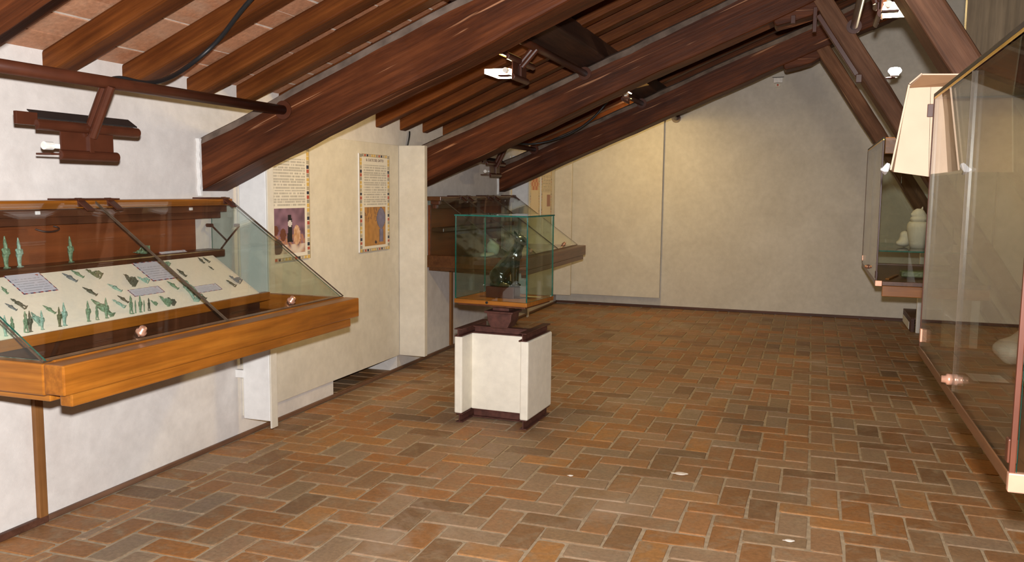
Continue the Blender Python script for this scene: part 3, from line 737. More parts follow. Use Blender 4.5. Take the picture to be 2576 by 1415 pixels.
def pick(label):
    l = label
    if 'turquoise' in l or 'pale ' in l or 'bright' in l: return 'pat_p'
    if 'beside a dark' in l or 'left of a dark' in l or 'dark shelf' in l: return 'pat_g'
    if 'black' in l or 'dark' in l or 'brown' in l: return 'pat_d'
    if 'olive' in l: return 'pat_o'
    if 'grey' in l: return 'pat_b'
    return 'pat_g'
BN = Vector((.199, 0, .304)).normalized()
for w_, kind, a, c, lab in FIG:
    me = st_mesh(kind, pick(lab)); o = link('bronze_statuette', me); tag(o, lab, 'statuette', GRP)
    if w_ == 'lie':
        A_, B_ = Vector(a), Vector(c); zx = (B_-A_); ln = zx.length; zx.normalize(); yx = (BN-zx*BN.dot(zx)).normalized(); xx = yx.cross(zx)
        lift = .095 if kind == 'osiris' else .11 if kind == 'stride' else .17 if kind == 'seated' else .07
        fat = 1.3 if kind == 'osiris' else 1.1 if kind == 'stride' else .8
        R = Matrix((xx*ln*fat, yx*ln, zx*ln)).transposed().to_4x4(); off = .062*ln if 'lump' not in lab else .05*ln
        R.translation = A_+BN*(lift*ln*.72); o.matrix_world = R
    else:
        h = c; R = Matrix.Rotation(-PI/2+(.35 if kind != 'osiris' else .15), 4, 'Z'); z = 1.238 if w_ == 'back' else 1.012
        x = a[0] if w_ == 'back' else -2.947
        o.matrix_world = Matrix.Translation((x, a[1], z)) @ R @ Matrix.Diagonal((h*1.15, h*.9, h, 1))
# green lump on the back shelf
o = link('bronze_statuette', st_mesh('seated', 'pat_g')); tag(o, 'green bronze animal lying on the back shelf behind the glass seam', 'statuette', GRP)
o.matrix_world = Matrix.Translation((-3.30, 3.66, 1.262)) @ Matrix.Rotation(PI/2, 4, 'X') @ Matrix.Rotation(.0, 4, 'Z') @ Matrix.Scale(.10, 4)
# caption cards
def card_fn(u, v):
    if u < .03 or u > .97 or v < .045 or v > .955:
        k = int((u+v)*14) % 3; return ((.05, .05, .12), (.35, .06, .05), (.45, .44, .48))[k]
    if .12 < v < .78 and .07 < u < .90:
        d = text_rows(u, v, 4, .058, .6); return tuple(c*(1-.55*d) for c in (.64, .64, .70))
    if (u-.88)**2+(v-.86)**2 < .0016: return (.45, .12, .08)
    return (.64, .64, .70)
def capcard(y0, y1, xt, zt, xb, zb, label):
    A_, B_ = Vector((xb, (y0+y1)/2, zb)), Vector((xt, (y0+y1)/2, zt)); h = (B_-A_).length
    me = sheet('caption_card', y1-y0, h, 36, 26, card_fn); o = link('caption_card', me)
    zx = (B_-A_).normalized(); xx = Vector((0, 1, 0)); yx = zx.cross(xx)
    R = Matrix((xx, yx, zx)).transposed().to_4x4(); R.translation = A_+BN*.004; o.matrix_world = R
    sm = o.modifiers.new('thickness', 'SOLIDIFY'); sm.thickness = .0015; sm.offset = -1
    tag(o, label, 'caption card', 'caption cards in the near showcase')
capcard(2.743, 2.922, -3.252, 1.212, -3.136, 1.135, 'large lilac-white caption card nearest the left edge of the cream board')
capcard(3.479, 3.680, -3.246, 1.207, -3.114, 1.121, 'large lilac-white caption card under the upper part of the glass seam')
capcard(3.269, 3.474, -3.082, 1.100, -3.038, 1.071, 'narrow caption card above the row of five slim statuettes')
capcard(3.672, 3.868, -3.044, 1.075, -2.998, 1.045, 'narrow caption card right of the glass seam near the far end')
capcard(3.733, 3.942, -3.303, 1.2455, -3.252, 1.2125, 'caption card lying on the dark shelf at the back right')
# pale vessels in the far showcase
def jar(loc, h, label, prof=None):
    pr0 = prof or [(.0, 0), (.22, 0), (.33, .12), (.40, .38), (.38, .62), (.26, .80), (.20, .86), (.25, .96), (.23, 1.0), (.15, .98)]
    o = MB().lathe([(max(.001, r*h), z*h) for r, z in pr0], (0, 0, 0), 24).build('stone_vessel', 'alab', None, 0, True); o.location = loc
    tag(o, label, 'vessel', 'pale vessels in the far showcase')
jar((-3.05, 8.22, .936), .17, 'pale tapering stone jar in the far showcase, left of the cat')
jar((-3.05, 8.70, .936), .15, 'round pale stone bowl in the far showcase behind the cat', [(.0, 0), (.25, 0), (.45, .2), (.52, .5), (.42, .85), (.30, 1.), (.26, .97)])
o = blob('stone_fragment', [('ell', (0, 0, .02), (.05, .12, .022)), ('ell', (0, .1, .02), (.045, .08, .02))], .008, 'alab'); o = link('stone_fragment', o, None, (-3.02, 7.95, .936)); tag(o, 'flat pale stone fragment at the left in the far showcase', 'stone')

# ------------------------------------------------------------------ cat vitrine on its plinth
PC = Vector((-1.985, 5.59, 0))
pl = empty('display_plinth', PC, 'cream plastered plinth with steel rails standing in the middle of the floor', 'plinth', rz=math.radians(-2.5))
for s_ in (-1, 1): MB().box(s_*.27 if s_ < 0 else .212, -.212 if s_ < 0 else .27, -.243, .243, .065, .60).build('side_slab', 'cream', pl, .010)
MB().box(-.214, .214, -.075, -.02, .065, .602).build('web_slab', 'cream', pl, .003)
def ibeam(name, axis, a0, a1, c, z0, h, wd, parent):
    b = MB(); t = .007
    for (u0, u1, q0, q1) in ((c-wd/2, c+wd/2, z0, z0+t), (c-t/2, c+t/2, z0+t, z0+h-t), (c-wd/2, c+wd/2, z0+h-t, z0+h)):
        if axis == 1: b.box(u0, u1, a0, a1, q0, q1)
        else: b.box(a0, a1, u0, u1, q0, q1)
    return b.build(name, 'rust', parent, .0015)
ibeam('foot_rail', 1, -.235, .235, -.235, 0, .063, .05, pl); ibeam('foot_rail', 1, -.235, .235, .235, 0, .063, .05, pl); ibeam('foot_crossbar', 0, -.208, .208, -.045, .004, .06, .05, pl)
ibeam('top_rail', 1, -.26, .225, -.235, .603, .055, .055, pl); ibeam('top_rail', 1, -.26, .225, .235, .603, .055, .055, pl); ibeam('top_crossbar', 0, -.205, .205, -.04, .603, .05, .06, pl)
b = MB().prism([(-.06, .654), (.06, .654), (.085, .70), (.092, .755), (-.092, .755), (-.085, .70)], 1, -.10, .05); b.build('neck_bracket', 'rust', pl, .004)
MB().box(-.105, .105, -.115, .07, .756, .770).build('neck_plate', 'rust', pl, .004)
MB().box(-.058, .062, -.075, .045, .771, .814).build('neck_block', 'rust', pl, .002)
vt = empty('glass_vitrine', (PC.x, PC.y, .815), 'green-edged glass cube on a honey wood tray holding the bronze cat', 'vitrine', rz=math.radians(-6))
hx, hy = .272, .232
MB().box(-hx, hx, -hy, hy, .014, .043).build('wooden_tray', 'honeyx', vt, .003)
MB().box(-hx+.02, hx-.02, -hy+.02, hy-.02, .0, .0135).build('tray_batten', 'darkwood', vt, .002)
g0, g1 = .044, .605; gx, gy = hx-.006, hy-.006
for pts in ([(-gx, -gy, g0), (gx, -gy, g0), (gx, -gy, g1), (-gx, -gy, g1)], [(-gx, gy, g0), (gx, gy, g0), (gx, gy, g1), (-gx, gy, g1)],
            [(-gx, -gy+.005, g0), (-gx, gy-.005, g0), (-gx, gy-.005, g1), (-gx, -gy+.005, g1)], [(gx, -gy+.005, g0), (gx, gy-.005, g0), (gx, gy-.005, g1), (gx, -gy+.005, g1)]):
    MB().slab(pts, .009).build('pane', ['glassg', 'edge'], vt)
MB().slab([(-hx, -hy, g1+.006), (hx, -hy, g1+.006), (hx, hy, g1+.006), (-hx, hy, g1+.006)], .010).build('top_pane', ['glassg', 'edge'], vt)
MB().lathe([(.009, 0), (.009, .006), (.004, .007)], (0, 0, 0), 12).build('tray_screw', 'black', vt).matrix_local = Matrix.Translation((-.02, -hy-.001, .030)) @ Matrix.Rotation(PI/2, 4, 'X')
# the cat sits in profile facing right
cz = .858
sb = empty('cat_stand', (PC.x+.0, PC.y-.01, cz), 'brown wooden block in clear acrylic under the bronze cat', 'stand', rz=math.radians(-3))
MB().box(-.112, .095, -.062, .062, .0005, .077).build('wood_block', 'metal', sb, .003)
MB().box(-.165, .145, -.052, .070, .0, .079).build('acrylic_block', 'acrylic', sb, .003)
cat_parts = [
    ('cap', (-.040, 0, .075), .062, (.022, 0, .150), .060), ('cap', (.022, 0, .150), .058, (.070, 0, .215), .049), ('cap', (.070, 0, .215), .048, (.098, 0, .262), .038),
    ('ell', (-.035, .040, .062), (.058, .030, .066), (0, -.5, 0)), ('ell', (-.035, -.040, .062), (.058, .030, .066), (0, -.5, 0)),
    ('cap', (-.02, .048, .022), .022, (.045, .046, .014), .013), ('cap', (-.02, -.048, .022), .022, (.045, -.046, .014), .013), ('cap', (-.075, 0, .03), .035, (-.04, 0, .03), .045),
    ('cap', (.078, .024, .200), .030, (.080, .023, .100), .020), ('cap', (.080, .023, .100), .019, (.082, .023, .018), .014), ('ell', (.093, .023, .010), (.024, .015, .011)),
    ('cap', (.078, -.024, .200), .030, (.080, -.023, .100), .020), ('cap', (.080, -.023, .100), .019, (.082, -.023, .018), .014), ('ell', (.093, -.023, .010), (.024, .015, .011)),
    ('cap', (.098, 0, .262), .036, (.116, 0, .300), .036), ('ell', (.122, 0, .318), (.045, .041, .040)), ('ell', (.155, 0, .305), (.020, .019, .016)), ('ell', (.158, 0, .296), (.014, .015, .010)),
    ('cap', (.104, .026, .342), .016, (.090, .034, .384), .006), ('cap', (.104, -.026, .342), .016, (.090, -.034, .384), .006),
    ('cap', (-.085, -.035, .012), .012, (-.02, -.066, .010), .011), ('cap', (-.02, -.066, .010), .011, (.07, -.060, .009), .008),
    ('cap', (.070, 0, .21), .046, (.092, 0, .215), .040)]
ct = link('bronze_cat', blob('bronze_cat', cat_parts, .0042, 'cat', 3), None, (PC.x, PC.y-.01, cz+.079), (0, 0, math.radians(-6))); tag(ct, 'glossy dark green bronze cat sitting upright in the glass cube, facing right', 'statue')
cc = link('caption_card', sheet('caption_card', .10, .05, 10, 6, lambda u, v: (.66, .56, .36)), None, (PC.x+.19, PC.y+.06, .8595), (-PI/2, 0, .1)); tag(cc, 'small yellowed caption card on the vitrine tray right of the cat', 'caption card')
o = MB().box(-.045, .035, -.004, .004, 0, .006).tube([(.0, 0, .006), (-.01, 0, .012)], .004, 8).build('label_clip', 'steel', None, .001); o.location = (PC.x-.12, PC.y+.12, .8595); tag(o, 'small bright metal clip on the vitrine tray behind the cat', 'clip')

# ------------------------------------------------------------------ right-hand glass cases
def rcase(x0, x1, y0, y1, z0, z1, seams, label, edgecol='metal', wood='darkhoney'):
    o_ = ((x0+x1)/2, (y0+y1)/2, z0); s = empty('glass_case', o_, label, 'glass case', 'tall glass cases on the right')
    def mb(): return MB(o_)
    r = .034
    mb().box(x0, x0+.05, y0+.02, y1-.0, z0, z0+r).build('bottom_rail', wood, s, .003)
    mb().box(x0-.002, x0+.05, y0, y0+.02, z0-.006, z0+r+.004).build('rail_end', 'copper', s, .003)
    mb().box(x0+.05, x1, y1-.05, y1, z0, z0+r).build('bottom_rail', wood, s, .003)
    mb().box(x0+.05, x1, y0, y0+.05, z0-.09 if edgecol == 'dark' else z0, z0+r).build('bottom_rail', wood, s, .003)
    mb().box(x0+.05, x1, y0+.05, y1-.05, z0+.004, z0+.020).build('case_floor', wood, s)
    q = .006
    for (x, y) in ((x0+q, y0+.012), (x0+q, y1-.012), (x1-q, y0+.012), (x1-q, y1-.012)):
        mb().box(x-q, x+q, y-q, y+q, z0+r, z1).build('corner_post', 'metal', s, .002)
    mb().box(x0, x0+.012, y0, y1, z1, z1+.014).build('top_rail', 'soot', s, .002)
    mb().box(x0+.001, x0+.010, y0, y1, z1-.010, z1).build('top_trim', 'brass', s, .001)
    mb().box(x0+.012, x1, y1-.014, y1, z1-.008, z1+.012).build('top_rail', 'soot', s, .002)
    cuts = [y0+.02]+seams+[y1-.02]
    for a, c in zip(cuts[:-1], cuts[1:]):
        mb().slab([(x0+.006, a+.002, z0+r), (x0+.006, c-.002, z0+r), (x0+.006, c-.002, z1-.01), (x0+.006, a+.002, z1-.01)], .008).build('side_pane', ['glasss', 'edgeb'], s)
    mb().slab([(x0+.014, y1-.008, z0+r), (x1, y1-.008, z0+r), (x1, y1-.008, z1-.01), (x0+.014, y1-.008, z1-.01)], .008).build('end_pane', ['glasss', 'edge'], s)
    mb().slab([(x0+.014, y0+.008, z0+r), (x1, y0+.008, z0+r), (x1, y0+.008, z1-.01), (x0+.014, y0+.008, z1-.01)], .008).build('end_pane', ['glasss', 'edge'], s)
    mb().slab([(x0+.014, y0+.01, z1), (x1, y0+.01, z1), (x1, y1-.016, z1), (x0+.014, y1-.016, z1)], .008).build('top_pane', ['glasss', 'edge'], s)
    for y in seams:
        bb = mb(); c = Vector((x0+.002, y+.012, z0+r+.035))
        bb.tube([c, c-Vector((.014, 0, 0)), c-Vector((.018, 0, 0)), c-Vector((.03, 0, 0))], [.018, .018, .012, .011], 16); bb.build('lock_knob', 'copper', s, 0, True)
        bb = mb(); c = Vector((x0+.0105, y+.012, z0+r+.035)); bb.tube([c, c+Vector((.016, 0, 0))], [.020, .016], 16); bb.build('lock_plate', 'steel', s, 0, True)
    for y in (y0+.035, y1-.035):
        mb().box(x0-.003, x0+.018, y-.014, y+.014, z0+r+.02, z0+r+.075).build('corner_clip', 'metal' if y < (y0+y1)/2 else 'copper', s, .003)
    return s
rcase(.440, 1.30, 2.105, 3.83, .950, 1.982, [2.96], 'large glass case at the right edge, closest to the viewer')
rc2 = rcase(.498, 1.30, 7.25, 9.18, .885, 2.018, [8.2], 'smaller looking far glass case at the right, behind the cardboard hood')
MB((.899, 8.215, .885)).box(.515, .62, 7.258, 7.30, 1.905, 2.03).build('head_block', 'honeyx', rc2, .004)
MB((.899, 8.215, .885)).box(.55, 1.30, 7.256, 7.30, .80, .884).build('base_apron', 'honeyx', rc2, .004)
# far case extras: wooden head piece, pedestal panel, shelf with jars
fc = (.9, 8.2, 2.02)
st_ = empty('case_pedestal', (1.36, 8.2, 0), 'white pedestal wall under the far glass case', 'pedestal')
MB((1.36, 8.2, 0)).box(1.22, 1.28, 7.5, 9.0, 0, .884).build('slab', 'white', st_, .004)
st2 = empty('case_pedestal', (1.36, 3.0, 0), 'white pedestal wall under the near glass case at the right edge', 'pedestal')
MB((1.36, 3.0, 0)).box(1.22, 1.28, 2.3, 3.7, 0, .949).build('slab', 'white', st2, .004)
o = MB().box(.53, 1.25, 7.50, 8.70, 1.135, 1.145).build('glass_shelf', ['glassg', 'edge'], None); o.data.polygons[0].material_index = 0
for p in o.data.polygons: p.material_index = 0 if abs(p.normal.z) > .5 else 1
tag(o, 'green-edged glass shelf carrying a pale stone jar in the far case', 'shelf')
jp = [(.001, 0), (.060, 0), (.068, .04), (.086, .12), (.094, .175), (.088, .205), (.076, .222), (.001, .224)]
cj = empty('canopic_jar', (.86, 7.95, 1.146), 'pale stone jar with an animal-head lid on the glass shelf', 'jar')
MB().lathe(jp, (0, 0, 0), 26).build('jar_body', 'stone', cj, 0, True)
link('head_lid', blob('head_lid', [('ell', (0, 0, .02), (.074, .074, .035)), ('cap', (0, 0, .03), .066, (-.008, -.005, .055), .058), ('ell', (-.045, -.02, .06), (.026, .022, .02)), ('cap', (.02, .03, .10), .012, (.025, .035, .125), .005)], .007, 'stone'), cj, (0, 0, .222))
cj2 = link('limestone_figure', blob('limestone_figure', [('ell', (0, 0, .05), (.05, .05, .05)), ('ell', (.0, 0, .10), (.04, .04, .04)), ('ell', (-.02, -.02, .035), (.05, .04, .03))], .008, 'stone'), None, (.765, 8.05, 1.146)); tag(cj2, 'lumpy yellowish stone figure beside the jar on the glass shelf', 'stone figure')
o = MB().box(-.18, .18, -.08, .08, 0, .05).build('mummy_board', 'pat_o', None, .01); o.location = (.90, 7.75, .920); tag(o, 'flat painted yellow-green wooden piece on the far case floor', 'artefact')
o = MB().box(-.015, .015, -.22, .22, 0, .012).build('wooden_strip', 'honey', None, .003); o.location = (.66, 7.75, .906); o.rotation_euler = (0, 0, -.25); tag(o, 'thin wooden strip on the far case floor', 'artefact')
# things in the near case
FZ = .971
o = link('stone_fragment', blob('stone_fragment', [('ell', (0, 0, .055), (.14, .12, .055)), ('ell', (.02, .02, .09), (.09, .08, .055)), ('cap', (-.08, -.03, .04), .04, (.05, .02, .12), .03)], .012, 'stone'), None, (.80, 3.60, FZ)); tag(o, 'rounded pale stone fragment lying in the near case at the right edge', 'stone')
o = link('caption_card', sheet('caption_card', .11, .13, 12, 14, lambda u, v: (.70, .64, .52) if not (.15 < u < .85 and .2 < v < .8 and int(v*20) % 2) else (.55, .50, .41)), None, (.60, 3.22, FZ+.001), (-PI/2, 0, .05)); tag(o, 'white caption card lying on the floor of the near case', 'caption card')
o = MB().box(-.035, .035, -.55, .55, 0, .022).build('wooden_strip', 'honey', None, .004); o.location = (.72, 2.80, FZ); tag(o, 'honey wooden strip lying along the near case floor', 'strip')

# ------------------------------------------------------------------ cardboard hood in front of the first strut
hd = empty('cardboard_hood', (.46, 4.10, 1.68), 'torn cream cardboard hood hung on the strut above the near glass case', 'cardboard hood')
def sheetbox(name, pts, t, mats, bend=None):
    b = MB((.46, 4.10, 1.68)); b.slab(pts, t, 1); return b.build(name, mats, hd)
YK = 4.15
sheetbox('back_panel', [(.335, YK, 1.695), (.475, YK+.005, 1.675), (.462, YK+.005, 2.06), (.375, YK, 2.055)], .006, ['cardl', 'cardl'])
sheetbox('back_panel', [(.477, YK+.005, 1.675), (.640, YK-.02, 1.695), (.610, YK-.02, 2.055), (.464, YK+.005, 2.06)], .006, ['cardl', 'cardl'])
sheetbox('side_flap', [(.331, YK-.004, 1.695), (.312, YK-.14, 1.70), (.365, YK-.14, 2.055), (.372, YK-.004, 2.055)], .007, ['cardl', 'cardl'])
sheetbox('side_flap', [(.645, YK-.025, 1.695), (.755, YK-.22, 1.69), (.730, YK-.22, 2.055), (.616, YK-.025, 2.055)], .007, ['card', 'cardl'])
sheetbox('top_flap', [(.374, YK-.002, 2.060), (.612, YK-.024, 2.060), (.70, YK-.15, 2.085), (.415, YK-.12, 2.098)], .006, ['card', 'cardl'])
sheetbox('top_flap', [(.366, YK-.14, 2.058), (.374, YK-.006, 2.064), (.413, YK-.12, 2.102)], .006, ['card', 'cardl'])
bb = MB((.46, 4.10, 1.68)); bb.box(.454, .480, YK-.012, YK-.0045, 1.93, 1.985); bb.build('metal_clip', 'metal', hd, .002)
bb = MB((.46, 4.10, 1.68)); bb.tube([(.30, YK-.14, 1.72), (.285, YK-.17, 1.70), (.292, YK-.12, 1.685)], [.012, .018, .006], 6); bb.build('torn_paper', 'paper', hd)
bb = MB((.46, 4.10, 1.68)); bb.box(.585, .640, YK-.018, 4.222, 1.985, 2.035); bb.build('strut_hook', 'metal', hd, .003)

# ------------------------------------------------------------------ pipes and lamp fixtures
def pipe(x, y0, y1, z, r, label, flange0=False):
    o_ = Vector((x, (y0+y1)/2, z)); p = empty('steel_pipe', o_, label, 'pipe', 'brown steel pipes between the beams')
    MB(o_).tube([(x, y0, z), (x, y1-.012, z)], r, 18).build('pipe', 'metal', p, 0, False)
    MB(o_).tube([(x, y1-.012, z), (x, y1-.004, z)], r*2.0, 20).build('flange', 'metal', p)
    for m in p.children: m.data.polygons.foreach_set('use_smooth', [len(q.vertices) == 4 for q in m.data.polygons])
    return p
pipe(-2.805, 1.87, 4.19, 2.030, .026, 'long brown steel pipe running above the near showcase')
pipe(-1.762, 4.47, 6.84, 2.534, .026, 'steel pipe under the roof between the first two beams, beside the lit lamp')
pipe(-2.961, 7.12, 9.29, 2.052, .026, 'short looking steel pipe above the far showcase')
pipe(-1.762, 7.12, 9.29, 2.534, .026, 'upper steel pipe mostly hidden behind the middle beam')
pipe(-1.762, 9.58, 11.765, 2.575, .030, 'far steel pipe ending in a round flange on the gable wall')
def fixture(x, y, z, lit, label, side=-1, power=None, drop=.245, lean=.11, aim=None, slim=False):
    """twin-bar wall washer hung from a pipe at (x,y,z); lamp on the `side` of the bars"""
    o_ = Vector((x, y, z)); f = empty('lamp_fixture', o_, label, 'lamp fixture', 'brown wall-washer lamps on the pipes')
    bx, bz = x+side*lean, z-drop
    for d in (-.017, .017): MB(o_).tube([(x+d, y, z-.015), (bx+d, y, bz+.02)], .019, 12).build('arm', 'metal', f)
    def half(y0, y1, zc, r, name):
        b = MB(o_); n = 8; pr_ = [(bx+math.sin(PI*k/n)*r*(-side), zc-math.cos(PI*k/n)*r) for k in range(n+1)]
        b.prism(pr_, 1, y0, y1); return b.build(name, 'metal', f, .002)
    half(y-.27, y+.28, bz+.055, .022, 'upper_bar'); half(y-.16, y+.15, bz-.060, .022, 'lower_bar')
    MB(o_).box(bx-.004, bx+.004, y-.15, y+.13, bz-.06, bz+.05).build('web_plate', 'metal', f, .001)
    MB(o_).box(bx-.012, bx+.016, y-.012, y+.012, bz-.065, bz+.06).build('web_rib', 'metal', f, .002)
    xs = sorted((bx+side*.005, bx+side*.165))
    vw = .05 if not lit else .16
    b = MB(o_); b.prism([(bx, bz+.078), (bx+side*vw, bz+.112), (bx+side*vw, bz+.116), (bx, bz+.083)], 1, y-.26, y+.28); b.build('visor', 'soot' if not lit else 'reflector', f)
    MB(o_).box(bx-.008, bx+.008, y-.36, y-.262, bz+.050, bz+.100).build('visor_end', 'metal', f, .002)
    MB(o_).tube([(bx+side*.03, y-.205, bz-.025), (bx+side*.03, y-.165, bz-.025)], .017, 12).build('socket', 'ceramic', f)
    MB(o_).box(bx+min(0, side*.08), bx+max(0, side*.08), y-.20, y-.15, bz-.062, bz-.054).build('socket_arm', 'metal', f, .001)
    if lit:
        b = MB(o_)
        if slim: b.box(*sorted((bx+side*.03, bx+side*.042)), y-.17, y+.04, bz+.004, bz+.012)
        else: b.box(*sorted((bx+side*.012, bx+side*.185)), y-.17, y+.10, bz-.040, bz-.010)
        b.build('lit_diffuser', 'lampw', f, .003)
        light('halogen_light', 'AREA', (bx+side*.10, y-.03, bz-.046), power or LAMP_W, WARM, .16, aim or (bx+side*.9, y-.03, bz-1.6), size_y=.26)
    else:
        b = MB(o_); b.tube([(bx+side*.03, y-.164, bz-.025), (bx+side*.03, y+.10, bz-.025)], .010, 12); b.build('tube', 'ceramic', f, 0, True)
    return f
fixture(-2.805, 2.91, 2.030, False, 'unlit brown wall-washer lamp hanging above the near showcase')
fixture(-2.961, 8.32, 2.052, False, 'unlit small wall-washer lamp hanging above the far showcase')
fixture(-1.762, 5.50, 2.534, True, 'lit wall-washer lamp hanging under the roof beside the big scarred beam', drop=.145, lean=.10, power=24)
fixture(-1.762, 8.20, 2.534, True, 'lit lamp behind the middle beam, only its bright edge showing', drop=.02, lean=.06, side=1, power=16, slim=True)
fixture(-1.762, 10.25, 2.575, True, 'lit lamp on the far pipe behind the farthest beam', drop=.045, lean=.08, power=30, aim=(-1.9, 11.3, 1.0))
pipe(.235, 4.47, 6.84, 2.80, .026, 'steel pipe at the top right carrying the bright lamp')
fixture(.235, 5.05, 2.80, True, 'lit wall-washer lamp at the top right corner', side=1, drop=.22, lean=.06, power=14)
# globe lamp on the middle strut
gl = empty('globe_lamp', (.50, 7.13, 2.47), 'small round white lamp glowing behind the middle strut', 'lamp')
O_ = (.50, 7.13, 2.47)
MB(O_).lathe([(.001, 0), (.030, .004), (.045, .022), (.048, .034), (.036, .052), (.001, .058)], (.55, 7.19, 2.49), 20).build('globe', 'bulbw', gl, 0, True)
MB(O_).lathe([(.02, 0), (.032, .012), (.030, .018), (.001, .019)], (.55, 7.19, 2.471), 16).build('lamp_cup', 'steel', gl)
MB(O_).tube([(.48, 7.13, 2.46), (.55, 7.19, 2.472)], .008, 8).build('bracket', 'metal', gl)
light('globe_light', 'POINT', (.56, 7.26, 2.515), 34, (1., .82, .52), .06)
# steel rail under the middle strut with its end bracket
rl = empty('strut_rail', (.15, 6.84, 2.75), 'narrow brown steel rail fixed along the middle strut', 'rail')
O_ = (.15, 6.84, 2.75)
b = MB(O_); d = Vector((1, 0, -1.5)).normalized(); p0 = Vector((.0, 6.835, 2.90)); p1 = Vector((.285, 6.835, 2.46)); nn = Vector((d.z, 0, -d.x))
b.prism([(v.x, v.z) for v in (p0, p1, p1+nn*.035, p0+nn*.035)], 1, 6.80, 6.845); b.build('rail', 'metal', rl, .004)
MB(O_).box(.262, .305, 6.79, 6.845, 2.395, 2.455).build('end_bracket', 'metal', rl, .004)
# wooden header board at the top right, behind the first strut
tag(MB().box(.648, 1.45, 4.60, 4.66, 2.11, 3.95).build('trim_3', 'header', None, .004), 'rough wooden boarding at the top right behind the first strut', kind='structure')
# emergency light on the gable
em = empty('emergency_light', (-.472, YB, 2.98), 'small pale emergency lamp box high on the gable wall', 'emergency lamp')
O_ = (-.472, YB, 2.98)
MB(O_).box(-.53, -.415, YB-.05, YB-.001, 3.00, 3.065).build('housing', 'ceramic', em, .006); MB(O_).box(-.545, -.40, YB-.054, YB-.046, 3.067, 3.073).build('cap', 'soot', em, .001)
MB(O_).box(-.505, -.445, YB-.045, YB-.001, 2.95, 2.995).build('base', 'cream', em, .003); MB().lathe([(.012, 0), (.012, .01), (.004, .016)], (0, 0, 0), 12).build('indicator', 'red', em).matrix_local = Matrix.Translation((-.003, -.046, -.008)) @ Matrix.Rotation(PI/2, 4, 'X')
# low wooden step at the gable and the white pier beside it
sp = empty('low_step', (1.35, 11.3, 0), 'low dark wooden step at the right end of the gable wall', 'step')
O_ = (1.35, 11.3, 0)
MB(O_).box(1.15, 1.70, 10.90, YB-.025, .135, .165).build('tread', 'skirtx', sp, .004); MB(O_).box(1.15, 1.185, 10.90, YB-.025, .0, .134).build('stringer', 'skirtx', sp, .004); MB(O_).box(1.144, 1.1495, 11.0, 11.70, .012, .10).build('inset_panel', 'white', sp, .001); MB(O_).box(1.15, 1.19, 10.86, 10.898, 0, .16).build('newel', 'skirtx', sp, .003)
tag(MB().box(1.20, 1.262, 10.80, 10.855, 0, 1.6).build('trim_4', 'white', None, .006), 'narrow white pier beside the low wooden step', kind='structure')

# ------------------------------------------------------------------ cables
def cable(pts, r, label):
    cu = bpy.data.curves.new('c', 'CURVE'); cu.dimensions = '3D'; sp_ = cu.splines.new('NURBS'); sp_.points.add(len(pts)-1); sp_.use_endpoint_u = True; sp_.order_u = 4
    for q, p in zip(sp_.points, pts): q.co = (*p, 1)
    cu.bevel_depth = r; cu.bevel_resolution = 3; cu.resolution_u = 8
    o = bpy.data.objects.new('t', cu); COL.objects.link(o); me = bpy.data.meshes.new_from_object(o.evaluated_get(bpy.context.evaluated_depsgraph_get())); bpy.data.objects.remove(o)
    me.name = 'power_cable'; me.materials.clear(); me.materials.append(MT['black']); me.polygons.foreach_set('use_smooth', [True]*len(me.polygons))
    return tag(link('power_cable', me), label, 'cable')
cable([(-2.83, 2.92, 2.03), (-2.82, 2.97, 2.066), (-2.80, 3.05, 2.050), (-2.82, 3.17, 2.055), (-2.86, 3.33, 2.095), (-2.91, 3.50, 2.160), (-2.86, 3.62, 2.265), (-2.74, 3.61, 2.350), (-2.51, 3.46, 2.452), (-2.30, 3.40, 2.55), (-2.1, 3.4, 2.63)], .011, 'thick black cable looping up from the near pipe to the rafters')
cable([(-2.96, 8.36, 2.09), (-2.85, 8.5, 2.06), (-2.70, 8.6, 2.075), (-2.50, 8.6, 2.12), (-2.33, 8.6, 2.18), (-2.12, 8.6, 2.32), (-2.0, 8.6, 2.46), (-1.93, 8.6, 2.56), (-1.80, 8.45, 2.58)], .011, 'thin black cable sagging below the far roof between lamp and pipe')
cable([(-3.385, 6.90, 1.90), (-3.36, 6.90, 2.0), (-3.35, 6.92, 2.06), (-3.37, 6.95, 2.10)], .007, 'short dark cable rising above the white wing of the plaster screen')
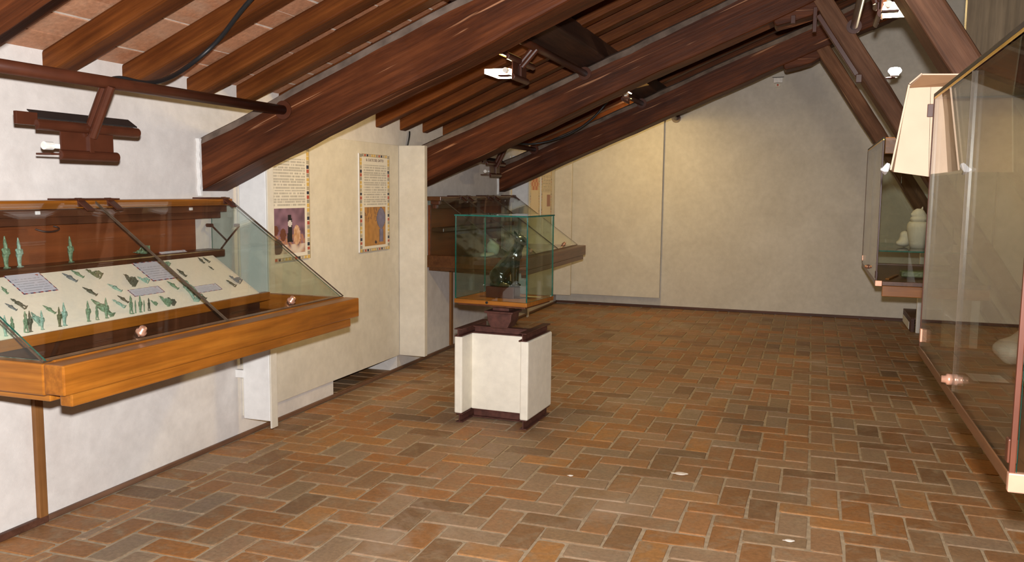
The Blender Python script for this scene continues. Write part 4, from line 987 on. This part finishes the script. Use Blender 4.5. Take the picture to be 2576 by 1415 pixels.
cable([(-3.34, 3.00, 1.40), (-3.31, 3.02, 1.385), (-3.30, 3.08, 1.385), (-3.32, 3.13, 1.40), (-3.34, 3.1, 1.41)], .004, 'looped cable end under the near showcase head')
# crumbs of plaster on the floor
for n, (x, y, r, lab) in enumerate(((-0.637, 4.814, .034, 'largest white plaster crumb on the floor, right of the middle'), (-0.029, 4.036, .02, 'small white plaster crumb on the floor nearest the lower edge of view'), (-1.215, 4.557, .013, 'tiny white plaster crumb on the brick floor left of the largest one'))):
    me = blob('plaster_crumb', [('ell', (0, 0, .0), (r, r*.8, .004)), ('ell', (r*.8, r*.2, .0), (r*.5, r*.4, .003)), ('ell', (-r, -r*.2, 0), (r*.6, r*.2, .002))], .0025, 'chalk', 1)
    tag(link('plaster_crumb', me, None, (x, y, .002)), lab, 'plaster crumb', 'plaster crumbs on the floor')

# ------------------------------------------------------------------ sub-parts: small fittings belong to the part they sit on
bpy.context.view_layer.update()
def centre(o):
    v = [Vector(c) for c in o.bound_box]; return sum(v, Vector())/8
HOST = {'glass_clip': 'front_pane', 'seam_strip': 'front_pane', 'lock_knob': ('front_pane', 'side_pane'), 'lock': 'front_rail', 'lock_plate': 'side_pane', 'corner_clip': 'corner_post',
        'clip_arm': 'top_board', 'top_strap': 'top_board', 'lamp_clip': 'lamp_housing', 'board_front': 'display_board', 'top_trim': 'top_rail', 'rail_end': 'bottom_rail',
        'visor_end': 'visor', 'socket': 'lower_bar', 'socket_arm': 'lower_bar', 'web_rib': 'web_plate', 'flange': 'pipe', 'tray_screw': 'wooden_tray', 'indicator': 'base', 'cap': 'housing', 'lamp_cup': 'bracket', 'metal_clip': 'back_panel', 'torn_paper': 'side_flap', 'iron_hanger': 'corbel'}
def base(o): return o.name.split('.')[0]
for root in [o for o in COL.objects if o.type == 'EMPTY' and o.parent is None]:
    kids = list(root.children)
    for k in kids:
        h = HOST.get(base(k))
        if not h: continue
        h = (h,) if isinstance(h, str) else h
        c = [q for q in kids if base(q) in h and q.matrix_local == Matrix.Identity(4)]
        if c:
            ml = k.matrix_local.copy(); k.parent = min(c, key=lambda q: (centre(q)-(ml @ centre(k))).length); k.matrix_local = ml
